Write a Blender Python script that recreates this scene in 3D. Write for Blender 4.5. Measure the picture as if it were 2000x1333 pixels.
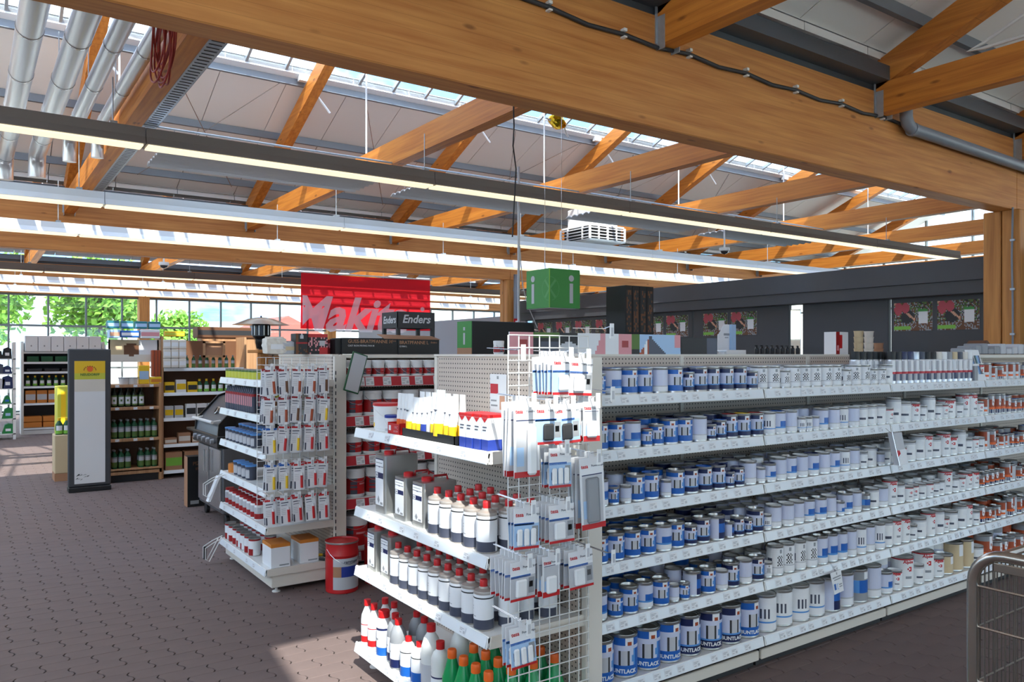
import bpy, bmesh, math, random
import numpy as np
from mathutils import Vector, Matrix
random.seed(7)
for o in list(bpy.data.objects): bpy.data.objects.remove(o)
SC = bpy.context.scene
COL = SC.collection
PI = math.pi

# ------------------------------------------------------------------ camera
F = 1533.0; HZ = 693.0; EYE = 1.70
FW = Vector((0.571, 0.821, 0)).normalized(); RT = Vector((FW.y, -FW.x, 0))
cd = bpy.data.cameras.new('camera'); cam = bpy.data.objects.new('camera', cd); COL.objects.link(cam)
cam.location = (0, 0, EYE)
cam.rotation_euler = (PI/2, 0, -math.atan2(FW.x, FW.y))
cd.sensor_width = 36; cd.lens = 36*F/2000; cd.shift_y = (HZ-666.5)/2000
cd.clip_end = 300; cd.clip_start = 0.05
SC.camera = cam

def at(x, y=None, X=None, Y=None, Z=None, t=None):
    """point of the place seen at a pixel of the photograph, on a known plane"""
    u = (x-1000)/F; v = (HZ-(HZ if y is None else y))/F
    d = FW + RT*u + Vector((0, 0, v))
    if X is not None: t = X/d.x
    elif Y is not None: t = Y/d.y
    elif Z is not None: t = (Z-EYE)/d.z
    return Vector((0, 0, EYE)) + d*t

# ------------------------------------------------------------------ world, sun, exposure
SC.view_settings.view_transform = 'Standard'; SC.view_settings.look = 'None'
SC.view_settings.gamma = 1; SC.view_settings.use_curve_mapping = False
SC.view_settings.exposure = 0.75
LAMP_E = .6
w = bpy.data.worlds.new('sky'); SC.world = w; w.use_nodes = True
nt = w.node_tree; nt.nodes.clear()
wo = nt.nodes.new('ShaderNodeOutputWorld'); bg = nt.nodes.new('ShaderNodeBackground')
tc = nt.nodes.new('ShaderNodeTexCoord'); mp = nt.nodes.new('ShaderNodeMapping'); mp.inputs['Scale'].default_value = (1, 1, 2.2)
nz = nt.nodes.new('ShaderNodeTexNoise'); nz.inputs['Scale'].default_value = 2.6; nz.inputs['Detail'].default_value = 7; nz.inputs['Roughness'].default_value = .58
rp = nt.nodes.new('ShaderNodeValToRGB')
rp.color_ramp.elements[0].position = .42; rp.color_ramp.elements[0].color = (.19, .46, .95, 1)
rp.color_ramp.elements[1].position = .58; rp.color_ramp.elements[1].color = (1, 1, 1, 1)
for a, b in ((tc.outputs['Generated'], mp.inputs[0]), (mp.outputs[0], nz.inputs[0]), (nz.outputs[0], rp.inputs[0]), (rp.outputs[0], bg.inputs[0]), (bg.outputs[0], wo.inputs[0])):
    nt.links.new(a, b)
bg.inputs[1].default_value = 2.6
sd = bpy.data.lights.new('sun', 'SUN'); sun = bpy.data.objects.new('sun', sd); COL.objects.link(sun)
sd.energy = 6.0; sd.angle = .009; sd.color = (1, .95, .87)
SUN = Vector((.30, .78, -.98)).normalized()
sun.rotation_euler = SUN.to_track_quat('-Z', 'Y').to_euler(); sun.location = (-5, -10, 20)

# ------------------------------------------------------------------ materials
def lin(c):
    r = []
    for k in c[:3]:
        k /= 255.0
        r.append(k/12.92 if k <= .04045 else ((k+.055)/1.055)**2.4)
    return (*r, 1)
MATS = {}
def M(name, col=None, rough=.5, metal=0, emit=0, alpha=1, spec=.5, var=0, vscale=8, trans=0):
    if name in MATS: return MATS[name]
    m = bpy.data.materials.new(name); m.use_nodes = True; n = m.node_tree
    b = n.nodes['Principled BSDF']; c = lin(col)
    b.inputs['Base Color'].default_value = c; b.inputs['Roughness'].default_value = rough
    b.inputs['Metallic'].default_value = metal; b.inputs['Specular IOR Level'].default_value = spec
    if emit:
        b.inputs['Emission Color'].default_value = c; b.inputs['Emission Strength'].default_value = emit
    if trans: b.inputs['Transmission Weight'].default_value = trans
    if alpha < 1: b.inputs['Alpha'].default_value = alpha
    if var:
        t = n.nodes.new('ShaderNodeTexCoord'); z = n.nodes.new('ShaderNodeTexNoise'); z.inputs['Scale'].default_value = vscale; z.inputs['Detail'].default_value = 4
        mx = n.nodes.new('ShaderNodeMix'); mx.data_type = 'RGBA'
        mx.inputs[6].default_value = tuple(k*(1-var) for k in c[:3])+(1,); mx.inputs[7].default_value = tuple(min(1, k*(1+var)) for k in c[:3])+(1,)
        n.links.new(t.outputs['Object'], z.inputs[0]); n.links.new(z.outputs[0], mx.inputs[0]); n.links.new(mx.outputs[2], b.inputs['Base Color'])
    MATS[name] = m; return m

def wood(name, axis, c1, c2, rough=.55):
    m = bpy.data.materials.new(name); m.use_nodes = True; n = m.node_tree; L = n.links
    b = n.nodes['Principled BSDF']; b.inputs['Roughness'].default_value = rough
    t = n.nodes.new('ShaderNodeTexCoord'); mp = n.nodes.new('ShaderNodeMapping')
    s = [14, 14, 14]; s[axis] = .7; mp.inputs['Scale'].default_value = s
    z = n.nodes.new('ShaderNodeTexNoise'); z.inputs['Scale'].default_value = 1.6; z.inputs['Detail'].default_value = 5
    rp = n.nodes.new('ShaderNodeValToRGB'); rp.color_ramp.elements[0].position = .3; rp.color_ramp.elements[1].position = .72
    rp.color_ramp.elements[0].color = lin(c1); rp.color_ramp.elements[1].color = lin(c2)
    L.new(t.outputs['Object'], mp.inputs[0]); L.new(mp.outputs[0], z.inputs[0]); L.new(z.outputs[0], rp.inputs[0])
    # knots
    mp2 = n.nodes.new('ShaderNodeMapping'); s2 = [5, 5, 5]; s2[axis] = 1.7; mp2.inputs['Scale'].default_value = s2
    vo = n.nodes.new('ShaderNodeTexVoronoi'); vo.inputs['Scale'].default_value = 1.0
    rk = n.nodes.new('ShaderNodeValToRGB'); rk.color_ramp.elements[0].position = .05; rk.color_ramp.elements[1].position = .11
    rk.color_ramp.elements[0].color = (.38, .3, .25, 1); rk.color_ramp.elements[1].color = (1, 1, 1, 1)
    mx = n.nodes.new('ShaderNodeMix'); mx.data_type = 'RGBA'; mx.blend_type = 'MULTIPLY'; mx.inputs[0].default_value = .8
    L.new(t.outputs['Object'], mp2.inputs[0]); L.new(mp2.outputs[0], vo.inputs[0]); L.new(vo.outputs['Distance'], rk.inputs[0])
    L.new(rp.outputs[0], mx.inputs[6]); L.new(rk.outputs[0], mx.inputs[7])
    # lamella joints every 4 cm of height
    sx = n.nodes.new('ShaderNodeSeparateXYZ'); L.new(t.outputs['Object'], sx.inputs[0])
    md = n.nodes.new('ShaderNodeMath'); md.operation = 'PINGPONG'; md.inputs[1].default_value = .0425
    L.new(sx.outputs[2 if axis != 2 else 0], md.inputs[0])
    lt = n.nodes.new('ShaderNodeMath'); lt.operation = 'LESS_THAN'; lt.inputs[1].default_value = .0016; L.new(md.outputs[0], lt.inputs[0])
    m2 = n.nodes.new('ShaderNodeMix'); m2.data_type = 'RGBA'; m2.blend_type = 'MULTIPLY'; m2.inputs[7].default_value = (.62, .55, .5, 1)
    ml = n.nodes.new('ShaderNodeMath'); ml.operation = 'MULTIPLY'; ml.inputs[1].default_value = .55; L.new(lt.outputs[0], ml.inputs[0])
    L.new(ml.outputs[0], m2.inputs[0]); L.new(mx.outputs[2], m2.inputs[6]); L.new(m2.outputs[2], b.inputs['Base Color'])
    MATS[name] = m; return m
W1C, W2C = (186, 114, 54), (218, 152, 82)
wood('wood_x', 0, W1C, W2C); wood('wood_y', 1, (192, 110, 38), (228, 148, 58)); wood('wood_z', 2, (176, 112, 52), (214, 148, 76))
wood('pine', 2, (176, 128, 88), (206, 160, 118))

def glassmat(name, tint, gl=.06):
    m = bpy.data.materials.new(name); m.use_nodes = True; n = m.node_tree; n.nodes.remove(n.nodes['Principled BSDF'])
    a = n.nodes.new('ShaderNodeBsdfTransparent'); a.inputs[0].default_value = (*tint, 1)
    g = n.nodes.new('ShaderNodeBsdfGlossy'); g.inputs['Roughness'].default_value = .02
    x = n.nodes.new('ShaderNodeMixShader'); x.inputs[0].default_value = gl
    n.links.new(a.outputs[0], x.inputs[1]); n.links.new(g.outputs[0], x.inputs[2]); n.links.new(x.outputs[0], n.nodes['Material Output'].inputs[0])
    MATS[name] = m
glassmat('glass', (.93, .96, .97)); glassmat('glass_green', (.86, .92, .9))
glassmat('clear_plastic', (.9, .92, .94), .12)

def clothmat(name, col, tr=.25):
    m = bpy.data.materials.new(name); m.use_nodes = True; n = m.node_tree; n.nodes.remove(n.nodes['Principled BSDF'])
    d = n.nodes.new('ShaderNodeBsdfDiffuse'); d.inputs[0].default_value = lin(col)
    t = n.nodes.new('ShaderNodeBsdfTranslucent'); t.inputs[0].default_value = lin(col)
    p = n.nodes.new('ShaderNodeBsdfTransparent'); p.inputs[0].default_value = lin(col)
    x = n.nodes.new('ShaderNodeMixShader'); x.inputs[0].default_value = .5
    y = n.nodes.new('ShaderNodeMixShader'); y.inputs[0].default_value = tr
    n.links.new(d.outputs[0], x.inputs[1]); n.links.new(t.outputs[0], x.inputs[2]); n.links.new(x.outputs[0], y.inputs[1]); n.links.new(p.outputs[0], y.inputs[2])
    n.links.new(y.outputs[0], n.nodes['Material Output'].inputs[0]); MATS[name] = m
clothmat('banner_red', (226, 44, 54), .36); clothmat('banner_white', (250, 250, 252), .5)

def pegmat(name, col):
    m = M(name, col, .6); n = m.node_tree; b = n.nodes['Principled BSDF']; L = n.links
    t = n.nodes.new('ShaderNodeTexCoord'); sx = n.nodes.new('ShaderNodeSeparateXYZ'); L.new(t.outputs['Object'], sx.inputs[0])
    ad = n.nodes.new('ShaderNodeMath'); ad.operation = 'ADD'; L.new(sx.outputs[0], ad.inputs[0]); L.new(sx.outputs[1], ad.inputs[1])
    outs = []
    for o in (ad.outputs[0], sx.outputs[2]):
        p = n.nodes.new('ShaderNodeMath'); p.operation = 'PINGPONG'; p.inputs[1].default_value = .0125; L.new(o, p.inputs[0])
        q = n.nodes.new('ShaderNodeMath'); q.operation = 'POWER'; q.inputs[1].default_value = 2; L.new(p.outputs[0], q.inputs[0]); outs.append(q.outputs[0])
    s = n.nodes.new('ShaderNodeMath'); s.operation = 'ADD'; L.new(outs[0], s.inputs[0]); L.new(outs[1], s.inputs[1])
    lt = n.nodes.new('ShaderNodeMath'); lt.operation = 'LESS_THAN'; lt.inputs[1].default_value = .0045**2; L.new(s.outputs[0], lt.inputs[0])
    mx = n.nodes.new('ShaderNodeMix'); mx.data_type = 'RGBA'; mx.inputs[6].default_value = lin(col); mx.inputs[7].default_value = lin((60, 52, 48))
    L.new(lt.outputs[0], mx.inputs[0]); L.new(mx.outputs[2], b.inputs['Base Color'])
pegmat('pegboard', (206, 191, 178))

M('white_metal', (232, 230, 226), .42); M('shelf_white', (236, 235, 232), .4); M('cream', (226, 218, 206), .5)
M('galv', (178, 186, 192), .38, .55, var=.15, vscale=20); M('steel', (200, 202, 204), .25, .9); M('alu_duct', (214, 216, 218), .3, .75)
M('chrome', (186, 179, 170), .24, 1); M('wire_dark', (120, 112, 104), .35, .8); M('black', (22, 22, 24), .5); M('dark', (48, 48, 50), .6); M('wall_dark', (70, 71, 75), .55, var=.06, vscale=3)
M('wall_grey', (150, 148, 156), .6); M('panel', (246, 243, 239), .5); M('lamp_dark', (120, 114, 112), .45); M('lamp_white', (236, 240, 244), .3)  # lighter partition tone holds the sun on it, darker lamp tone its shade
M('tube_light', (255, 240, 205), .4, emit=LAMP_E)
M('paver', (117, 100, 96), .78, var=.16, vscale=5); M('floor_base', (40, 32, 30), .9)
M('red', (200, 30, 34), .4); M('red_dark', (160, 26, 30), .4); M('red_strip', (196, 44, 56), .45); M('white', (240, 240, 240), .45); M('paper', (236, 236, 238), .6)
M('blue', (30, 98, 184), .35); M('blue_light', (88, 150, 214), .4); M('navy', (28, 38, 84), .35); M('lav', (208, 212, 232), .4); M('grey', (150, 152, 156), .45)
M('grey_light', (196, 196, 200), .45); M('tin', (190, 190, 188), .3, .85); M('green', (28, 128, 62), .5); M('green_dark', (20, 84, 48), .5); M('green_sign', (60, 146, 64), .45)
M('orange', (240, 104, 30), .4); M('yellow', (240, 196, 30), .45); M('rust', (168, 72, 34), .45); M('brown', (110, 72, 46), .6); M('kraft', (176, 130, 98), .7)
M('beige', (212, 190, 152), .5); M('cobalt', (40, 62, 150), .4); M('skin', (214, 160, 130), .5); M('slate', (72, 76, 92), .45); M('pink', (222, 150, 156), .5); M('leafprint', (92, 122, 58), .6)
M('green_faint', (90, 164, 96), .5); M('gutter', (98, 104, 110), .45, .5); M('can_top', (176, 166, 158), .35, .3); M('gold', (220, 176, 40), .2, .9); M('grey_pipe', (132, 138, 148), .4); M('black_gloss', (20, 20, 22), .25); M('sky_print', (170, 200, 232), .5)
M('translucent', (226, 226, 222), .35); M('bottle_green', (20, 150, 84), .22); M('bottle_dark', (28, 40, 28), .2); M('grill_grey', (112, 114, 118), .35, .6)
M('trunk', (90, 70, 52), .9); M('leaf', (120, 168, 60), .6, var=.45, vscale=1.3); M('poster_red', (186, 72, 84), .5); M('yard', (222, 216, 206), .9); M('purlin', (132, 140, 148), .45, .4); M('asphalt', (150, 148, 144), .9); M('facade_white', (238, 236, 234), .8); M('roof_red', (170, 90, 80), .8)
M('yellow_green', (206, 206, 70), .5); M('silver_cap', (180, 184, 190), .3, .7); M('spray_silver', (208, 208, 212), .28, .6); M('black_plastic', (34, 34, 38), .4); M('cable', (46, 44, 46), .6); M('red_cable', (150, 40, 30), .5)
M('frame_grey', (120, 128, 128), .5); M('mirror', (225, 225, 222), .03, 1); M('smoke', (60, 60, 62), .2); M('ginger', (214, 130, 48), .5); M('lime', (130, 190, 70), .5); M('teal', (40, 120, 130), .5)

# ------------------------------------------------------------------ mesh builder
class MB:
    def __init__(s): s.v = []; s.f = []; s.m = []
    def add(s, vs, fs, mat=0):
        o = len(s.v); s.v += [tuple(p) for p in vs]
        for i, f in enumerate(fs):
            s.f.append(tuple(o+k for k in f)); s.m.append(mat[i] if isinstance(mat, (list, tuple)) else mat)
        return s
    def box(s, x0, x1, y0, y1, z0, z1, mat=0):
        return s.add([(x0, y0, z0), (x1, y0, z0), (x1, y1, z0), (x0, y1, z0), (x0, y0, z1), (x1, y0, z1), (x1, y1, z1), (x0, y1, z1)],
                     [(0, 3, 2, 1), (4, 5, 6, 7), (0, 1, 5, 4), (1, 2, 6, 5), (2, 3, 7, 6), (3, 0, 4, 7)], mat)
    def bbox(s, x0, x1, y0, y1, z0, z1, b=.004, mat=0):
        """box with chamfered edges"""
        bm = bmesh.new(); bmesh.ops.create_cube(bm, size=1)
        for v in bm.verts: v.co = Vector(((x0+x1)/2+v.co.x*(x1-x0), (y0+y1)/2+v.co.y*(y1-y0), (z0+z1)/2+v.co.z*(z1-z0)))
        bmesh.ops.bevel(bm, geom=bm.edges[:], offset=b, segments=1, affect='EDGES', profile=.5)
        bm.verts.ensure_lookup_table(); bm.verts.index_update()
        s.add([v.co[:] for v in bm.verts], [[v.index for v in f.verts] for f in bm.faces], mat); bm.free(); return s
    def lathe(s, prof, seg=20, mat=0, c=(0, 0, 0), caps=True):
        vs = []; fs = []; ms = []
        for r, z in prof:
            for k in range(seg):
                a = 2*PI*k/seg; vs.append((c[0]+r*math.cos(a), c[1]+r*math.sin(a), c[2]+z))
        for i in range(len(prof)-1):
            for k in range(seg):
                k2 = (k+1) % seg; fs.append((i*seg+k, i*seg+k2, (i+1)*seg+k2, (i+1)*seg+k)); ms.append(mat[i] if isinstance(mat, (list, tuple)) else mat)
        if caps:
            if prof[0][0] > 1e-5 and prof[-1][1] > prof[0][1]: fs.append(tuple(reversed(range(seg)))); ms.append(ms[0])
            if prof[-1][0] > 1e-5 and len(prof) == 2: fs.append(tuple(range((len(prof)-1)*seg, len(prof)*seg))); ms.append(ms[-1])
        return s.add(vs, fs, ms)
    def tube(s, pts, r, seg=8, mat=0, closed=False):
        pts = [Vector(p) for p in pts]; n = len(pts); vs = []; fs = []
        prev = None
        for i, p in enumerate(pts):
            a = pts[(i-1) % n] if (i > 0 or closed) else p; b = pts[(i+1) % n] if (i < n-1 or closed) else p
            d = (b-a).normalized()
            if prev is None:
                h = Vector((0, 0, 1)) if abs(d.z) < .9 else Vector((1, 0, 0)); e = d.cross(h).normalized()
            else: e = (prev - d*prev.dot(d)).normalized()
            prev = e; g = d.cross(e)
            rr = r[i] if isinstance(r, (list, tuple)) else r
            for k in range(seg):
                t = 2*PI*k/seg; vs.append(p + e*rr*math.cos(t) + g*rr*math.sin(t))
        for i in range(n if closed else n-1):
            j = (i+1) % n
            for k in range(seg):
                k2 = (k+1) % seg; fs.append((i*seg+k, i*seg+k2, j*seg+k2, j*seg+k))
        if not closed: fs += [tuple(reversed(range(seg))), tuple(range((n-1)*seg, n*seg))]
        return s.add(vs, fs, mat)
    def prism(s, poly, d0, d1, axis='z', mat=0):
        """extrude a 2-D outline; axis is the extrusion axis"""
        n = len(poly)
        def p3(a, b, c): return {'z': (a, b, c), 'x': (c, a, b), 'y': (a, c, b)}[axis]
        vs = [p3(a, b, d0) for a, b in poly]+[p3(a, b, d1) for a, b in poly]
        fs = [tuple(reversed(range(n))), tuple(range(n, 2*n))]+[(k, (k+1) % n, n+(k+1) % n, n+k) for k in range(n)]
        return s.add(vs, fs, mat)
    def mesh(s, name, mats, smooth=False, ang=35):
        me = bpy.data.meshes.new(name); me.from_pydata(s.v, [], s.f)
        if isinstance(mats, str): mats = [mats]
        for k in mats: me.materials.append(MATS[k])
        me.polygons.foreach_set('material_index', s.m)
        bm = bmesh.new(); bm.from_mesh(me); bmesh.ops.recalc_face_normals(bm, faces=bm.faces[:]); bm.to_mesh(me); bm.free()
        if smooth:
            me.polygons.foreach_set('use_smooth', [True]*len(me.polygons)); me.set_sharp_from_angle(angle=math.radians(ang))
        me.update(); return me
    def build(s, name, mats, parent=None, loc=(0, 0, 0), rz=0, smooth=False, ang=35):
        return O(name, s.mesh(name, mats, smooth, ang), parent, loc, rz)

def O(name, me, parent=None, loc=(0, 0, 0), rz=0):
    o = bpy.data.objects.new(name, me); COL.objects.link(o); o.location = loc
    if isinstance(rz, (tuple, list)): o.rotation_euler = rz
    else: o.rotation_euler = (0, 0, rz)
    if parent is not None: o.parent = parent
    return o
def tag(o, label, cat=None, group=None, kind=None):
    o['label'] = label
    if cat: o['category'] = cat
    if group: o['group'] = group
    if kind: o['kind'] = kind
    return o
def thing(name, label, cat, loc=(0, 0, 0), rz=0, group=None, kind=None):
    return tag(O(name, None, None, loc, rz), label, cat, group, kind)
_o = ['zeroth', 'first', 'second', 'third', 'fourth', 'fifth', 'sixth', 'seventh', 'eighth', 'ninth', 'tenth', 'eleventh', 'twelfth', 'thirteenth', 'fourteenth', 'fifteenth', 'sixteenth', 'seventeenth', 'eighteenth', 'nineteenth']
_t = {2: 'twent', 3: 'thirt', 4: 'fort', 5: 'fift', 6: 'sixt', 7: 'sevent'}
def nth(n):
    if n < 20: return _o[n]
    return _t[n//10]+'ieth' if n % 10 == 0 else _t[n//10]+'y-'+_o[n % 10]

def text_mesh(txt, size, mat, shear=0, bold=0, align='CENTER', ext=.0006):
    cu = bpy.data.curves.new('lettering', 'FONT'); cu.body = txt; cu.size = size; cu.shear = shear; cu.offset = bold
    cu.align_x = align; cu.align_y = 'CENTER'; cu.extrude = ext; cu.resolution_u = 2
    ob = bpy.data.objects.new('lettering', cu); COL.objects.link(ob)
    dg = bpy.context.evaluated_depsgraph_get(); dg.update()
    me = bpy.data.meshes.new_from_object(ob.evaluated_get(dg)); bpy.data.objects.remove(ob); bpy.data.curves.remove(cu)
    me.materials.clear(); me.materials.append(MATS[mat]); me.name = 'lettering'; return me
def bend(me, r):
    """wrap flat lettering (x right, y up) around a cylinder of radius r whose front faces -Y"""
    for v in me.vertices:
        a = v.co.x/r; d = r+.0004+v.co.z; y = v.co.y
        v.co = (math.sin(a)*d, -math.cos(a)*d, y)
    me.update(); return me
def text_on(parent, txt, size, mat, loc, rot, shear=0, bold=0, align='CENTER'):
    return O('lettering', text_mesh(txt, size, mat, shear, bold, align), parent, loc, rot)
FACE_MY = (PI/2, 0, 0)          # lettering read from -Y
FACE_MX = (PI/2, 0, -PI/2)      # lettering read from -X
# ================================================================== the hall
TX = [1.45+3.07*k for k in range(-1, 8)]
XA, XB = -5.0, 24.7
V1, V2, V3, V0 = 4.40, 15.40, 26.60, -6.60      # front faces of the valley beams
BT = .22; BZ0, BZ1 = 3.48, 4.36                 # beam thickness, bottom, top
SL = .42; RZ = 4.50                             # roof pitch, rafter axis height at the valley
# ---- ground outside, floor base
tag(MB().box(-60, 90, -60, 110, -.30, -.06).build('ground', 'yard'), 'pale paved yard outside the hall', 'ground', kind='structure')  # pale colour picked so sunlight bounces up to the ceiling
fl = tag(MB().box(XA, XB, V0-.5, V3+.3, -.05, -.006).build('floor', 'floor_base'), 'red brown interlocking paver floor of the sales hall', 'floor', kind='structure')
# interlocking pavers, 25 x 12.5 cm with wavy ends, running bond along X
def paver_outline():
    A, hw, hl = -.014, .0620, .1213; e = []
    for k in range(6):
        w_ = -hw + 2*hw*k/5; e.append((A*math.sin(PI*w_/hw), w_))
    right = [(hl+a, b) for a, b in e]; left = [(-hl+a, b) for a, b in reversed(e)]
    return right+left
PO = paver_outline(); NPV = len(PO)
def pv(z, k): return [(x*(1-k/.1213), y*(1-k/.0620), z) for x, y in PO]
PVV = np.array(pv(-.0055, 0)+pv(-.0015, 0)+pv(0, .0015)); PVF = [tuple(range(2*NPV, 3*NPV))]
for q in (0, 1):
    PVF += [(q*NPV+k, q*NPV+(k+1) % NPV, (q+1)*NPV+(k+1) % NPV, (q+1)*NPV+k) for k in range(NPV)]
pm = MB().add([tuple(p) for p in PVV], PVF).mesh('paver', 'paver')
def onscreen(x, y):
    P = Vector((x, y, -EYE)); d = P.dot(FW)
    if d < .6: return None
    sx, sy = 1000+F*P.dot(RT)/d, HZ+F*EYE/d
    return (d, sx, sy) if -30 < sx < 2030 and sy < 1350 else None
def covered(x, y):
    for a, b, c, d in ((1.75, 8.5, 2.72, 3.98), (1.75, 10, 5.55, 6.75), (1.2, 4.2, 11.1, 12.3)):
        if a < x < b and c < y < d: return True
    return False
spots = []
for j in range(-18, 208):
    y = j*.125+.05
    for i in range(-10, 62):
        x = i*.25+(j % 2)*.125+.09
        if x > 10.9: continue
        s_ = onscreen(x, y); spots.append((s_[0] if s_ and not covered(x, y) else 1e3+abs(x)+abs(y), x, y))
def hidden_by_gondola(x, y):
    s_ = onscreen(x, y)
    if not s_: return True
    d, sx, sy = s_
    return (sx > 690 and sy < 1333 and sx < 1180) or (sx > 1180 and sy < 1000)
spots.sort()
near = [s_ for s_ in spots if s_[0] < 900 and not hidden_by_gondola(s_[1], s_[2])][:300]
ns = set((a, b) for _, a, b in near); far = [(a, b) for _, a, b in spots if (a, b) not in ns]
rp_ = random.Random(3)
for _, x, y in near: O('paver', pm, fl, (x, y, -rp_.random()*.0012))
n = len(far); base = PVV[None, :, :]+np.array([(a, b, -rp_.random()*.001) for a, b in far])[:, None, :]
me = bpy.data.meshes.new('paver_field'); nv = len(PVV)
ff = []
for k in range(n):
    o_ = k*nv; ff += [tuple(o_+i for i in f) for f in PVF]
me.from_pydata(base.reshape(-1, 3).tolist(), [], ff); me.materials.append(MATS['paver'])
tag(O('paver_field', me, fl), 'rest of the red brown pavers', kind='stuff')

# ---- valley beams, columns
def beam(label, y):
    b = thing('glulam_beam', label, 'beam', (0, y, 0))
    x = XA
    for q, x1 in enumerate((-1.62, 10.66, XB)):
        MB().bbox(x, x1-.004, 0, BT, BZ0, BZ1, .008).build('beam_length', 'wood_x', b); x = x1
    # valley gutter on top
    g = MB().box(XA, XB, -.14, BT+.14, BZ1+.06, BZ1+.075).box(XA, XB, -.155, -.14, BZ1+.06, BZ1+.20).box(XA, XB, BT+.14, BT+.155, BZ1+.06, BZ1+.20).box(XA, XB, .02, BT-.02, BZ1, BZ1+.06)
    g.build('gutter', 'gutter', b)
    return b
beam1 = beam('huge glulam beam crossing the upper right of the picture', V1)
beam2 = beam('glulam beam above the red banner, far side of lamps', V2)
beam3 = beam('glulam beam over the far glass front', V3)
beam0 = beam('glulam beam behind the camera', V0)
def column(label, x, y, wx=.36, wy=.40):
    c = thing('glulam_column', label, 'column', (x, y, 0))
    MB().bbox(-wx/2, wx/2, 0, wy/2-.006, 0, BZ0, .01).build('post_half', 'wood_z', c); MB().bbox(-wx/2, wx/2, wy/2+.006, wy, 0, BZ0, .01).build('post_half', 'wood_z', c)
    MB().box(-wx/2-.01, wx/2+.01, -.01, wy+.01, 0, .012).build('base_plate', 'galv', c)
    return c
c1 = column('thick wooden column at the right edge before dark wall', 10.72, V1-.09, .40, .42)
column('wooden column beside the grey downpipe below the green cube', 10.66, V2-.05, .24, .32)
for x, l in ((4.55, 'wooden column standing in the far glass front'), (-1.6, 'wooden column of the glass front, out to the left'), (10.66, 'wooden column of the glass front behind the red banner')): column(l, x, V3-.1, .3, .4)

# ---- roof trusses
def bar_yz(y0, z0, y1, z1, dep, wx):
    """timber in a plane of constant X, from (y0,z0) to (y1,z1), vertical depth dep"""
    return MB().prism([(y0, z0-dep/2), (y1, z1-dep/2), (y1, z1+dep/2), (y0, z0+dep/2)], -wx/2, wx/2, 'x')
def truss(x, ya, yb, lab):
    t = thing('roof_truss', lab, 'truss', (x, 0, 0)); yr = (ya+yb)/2; zr = RZ+SL*(yr-ya)
    bar_yz(ya, 4.27, yb, 4.27, .30, .16).build('tie_beam', 'wood_y', t)
    bar_yz(ya, RZ, yr, zr, .28, .16).build('rafter', 'wood_y', t); bar_yz(yr, zr, yb, RZ, .28, .16).build('rafter', 'wood_y', t)
    MB().tube([(0, yr, 4.42), (0, yr, zr-.14)], .012, 6).build('hanger_rod', 'white_metal', t)
    for yy, s in ((ya, 1), (yb, -1)):
        m = MB().box(-.10, .10, min(yy, yy+s*.012), max(yy, yy+s*.012), 4.13, 4.42)
        for q in (-1, 1): m.box(q*.082-.003, q*.082+.003, min(yy, yy+s*.09), max(yy, yy+s*.09), 4.08, 4.34)
        m.build('beam_hanger', 'galv', t)
    return t
bays = [(V0+BT, V1, 'bay above the camera'), (V1+BT, V2, 'middle bay with the skylight'), (V2+BT, V3, 'far bay')]
for bi, (ya, yb, nm) in enumerate(bays):
    for k, x in enumerate(TX):
        truss(x, ya, yb, f'{nth(k+1)} timber roof truss from the left in the {nm}')

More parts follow.
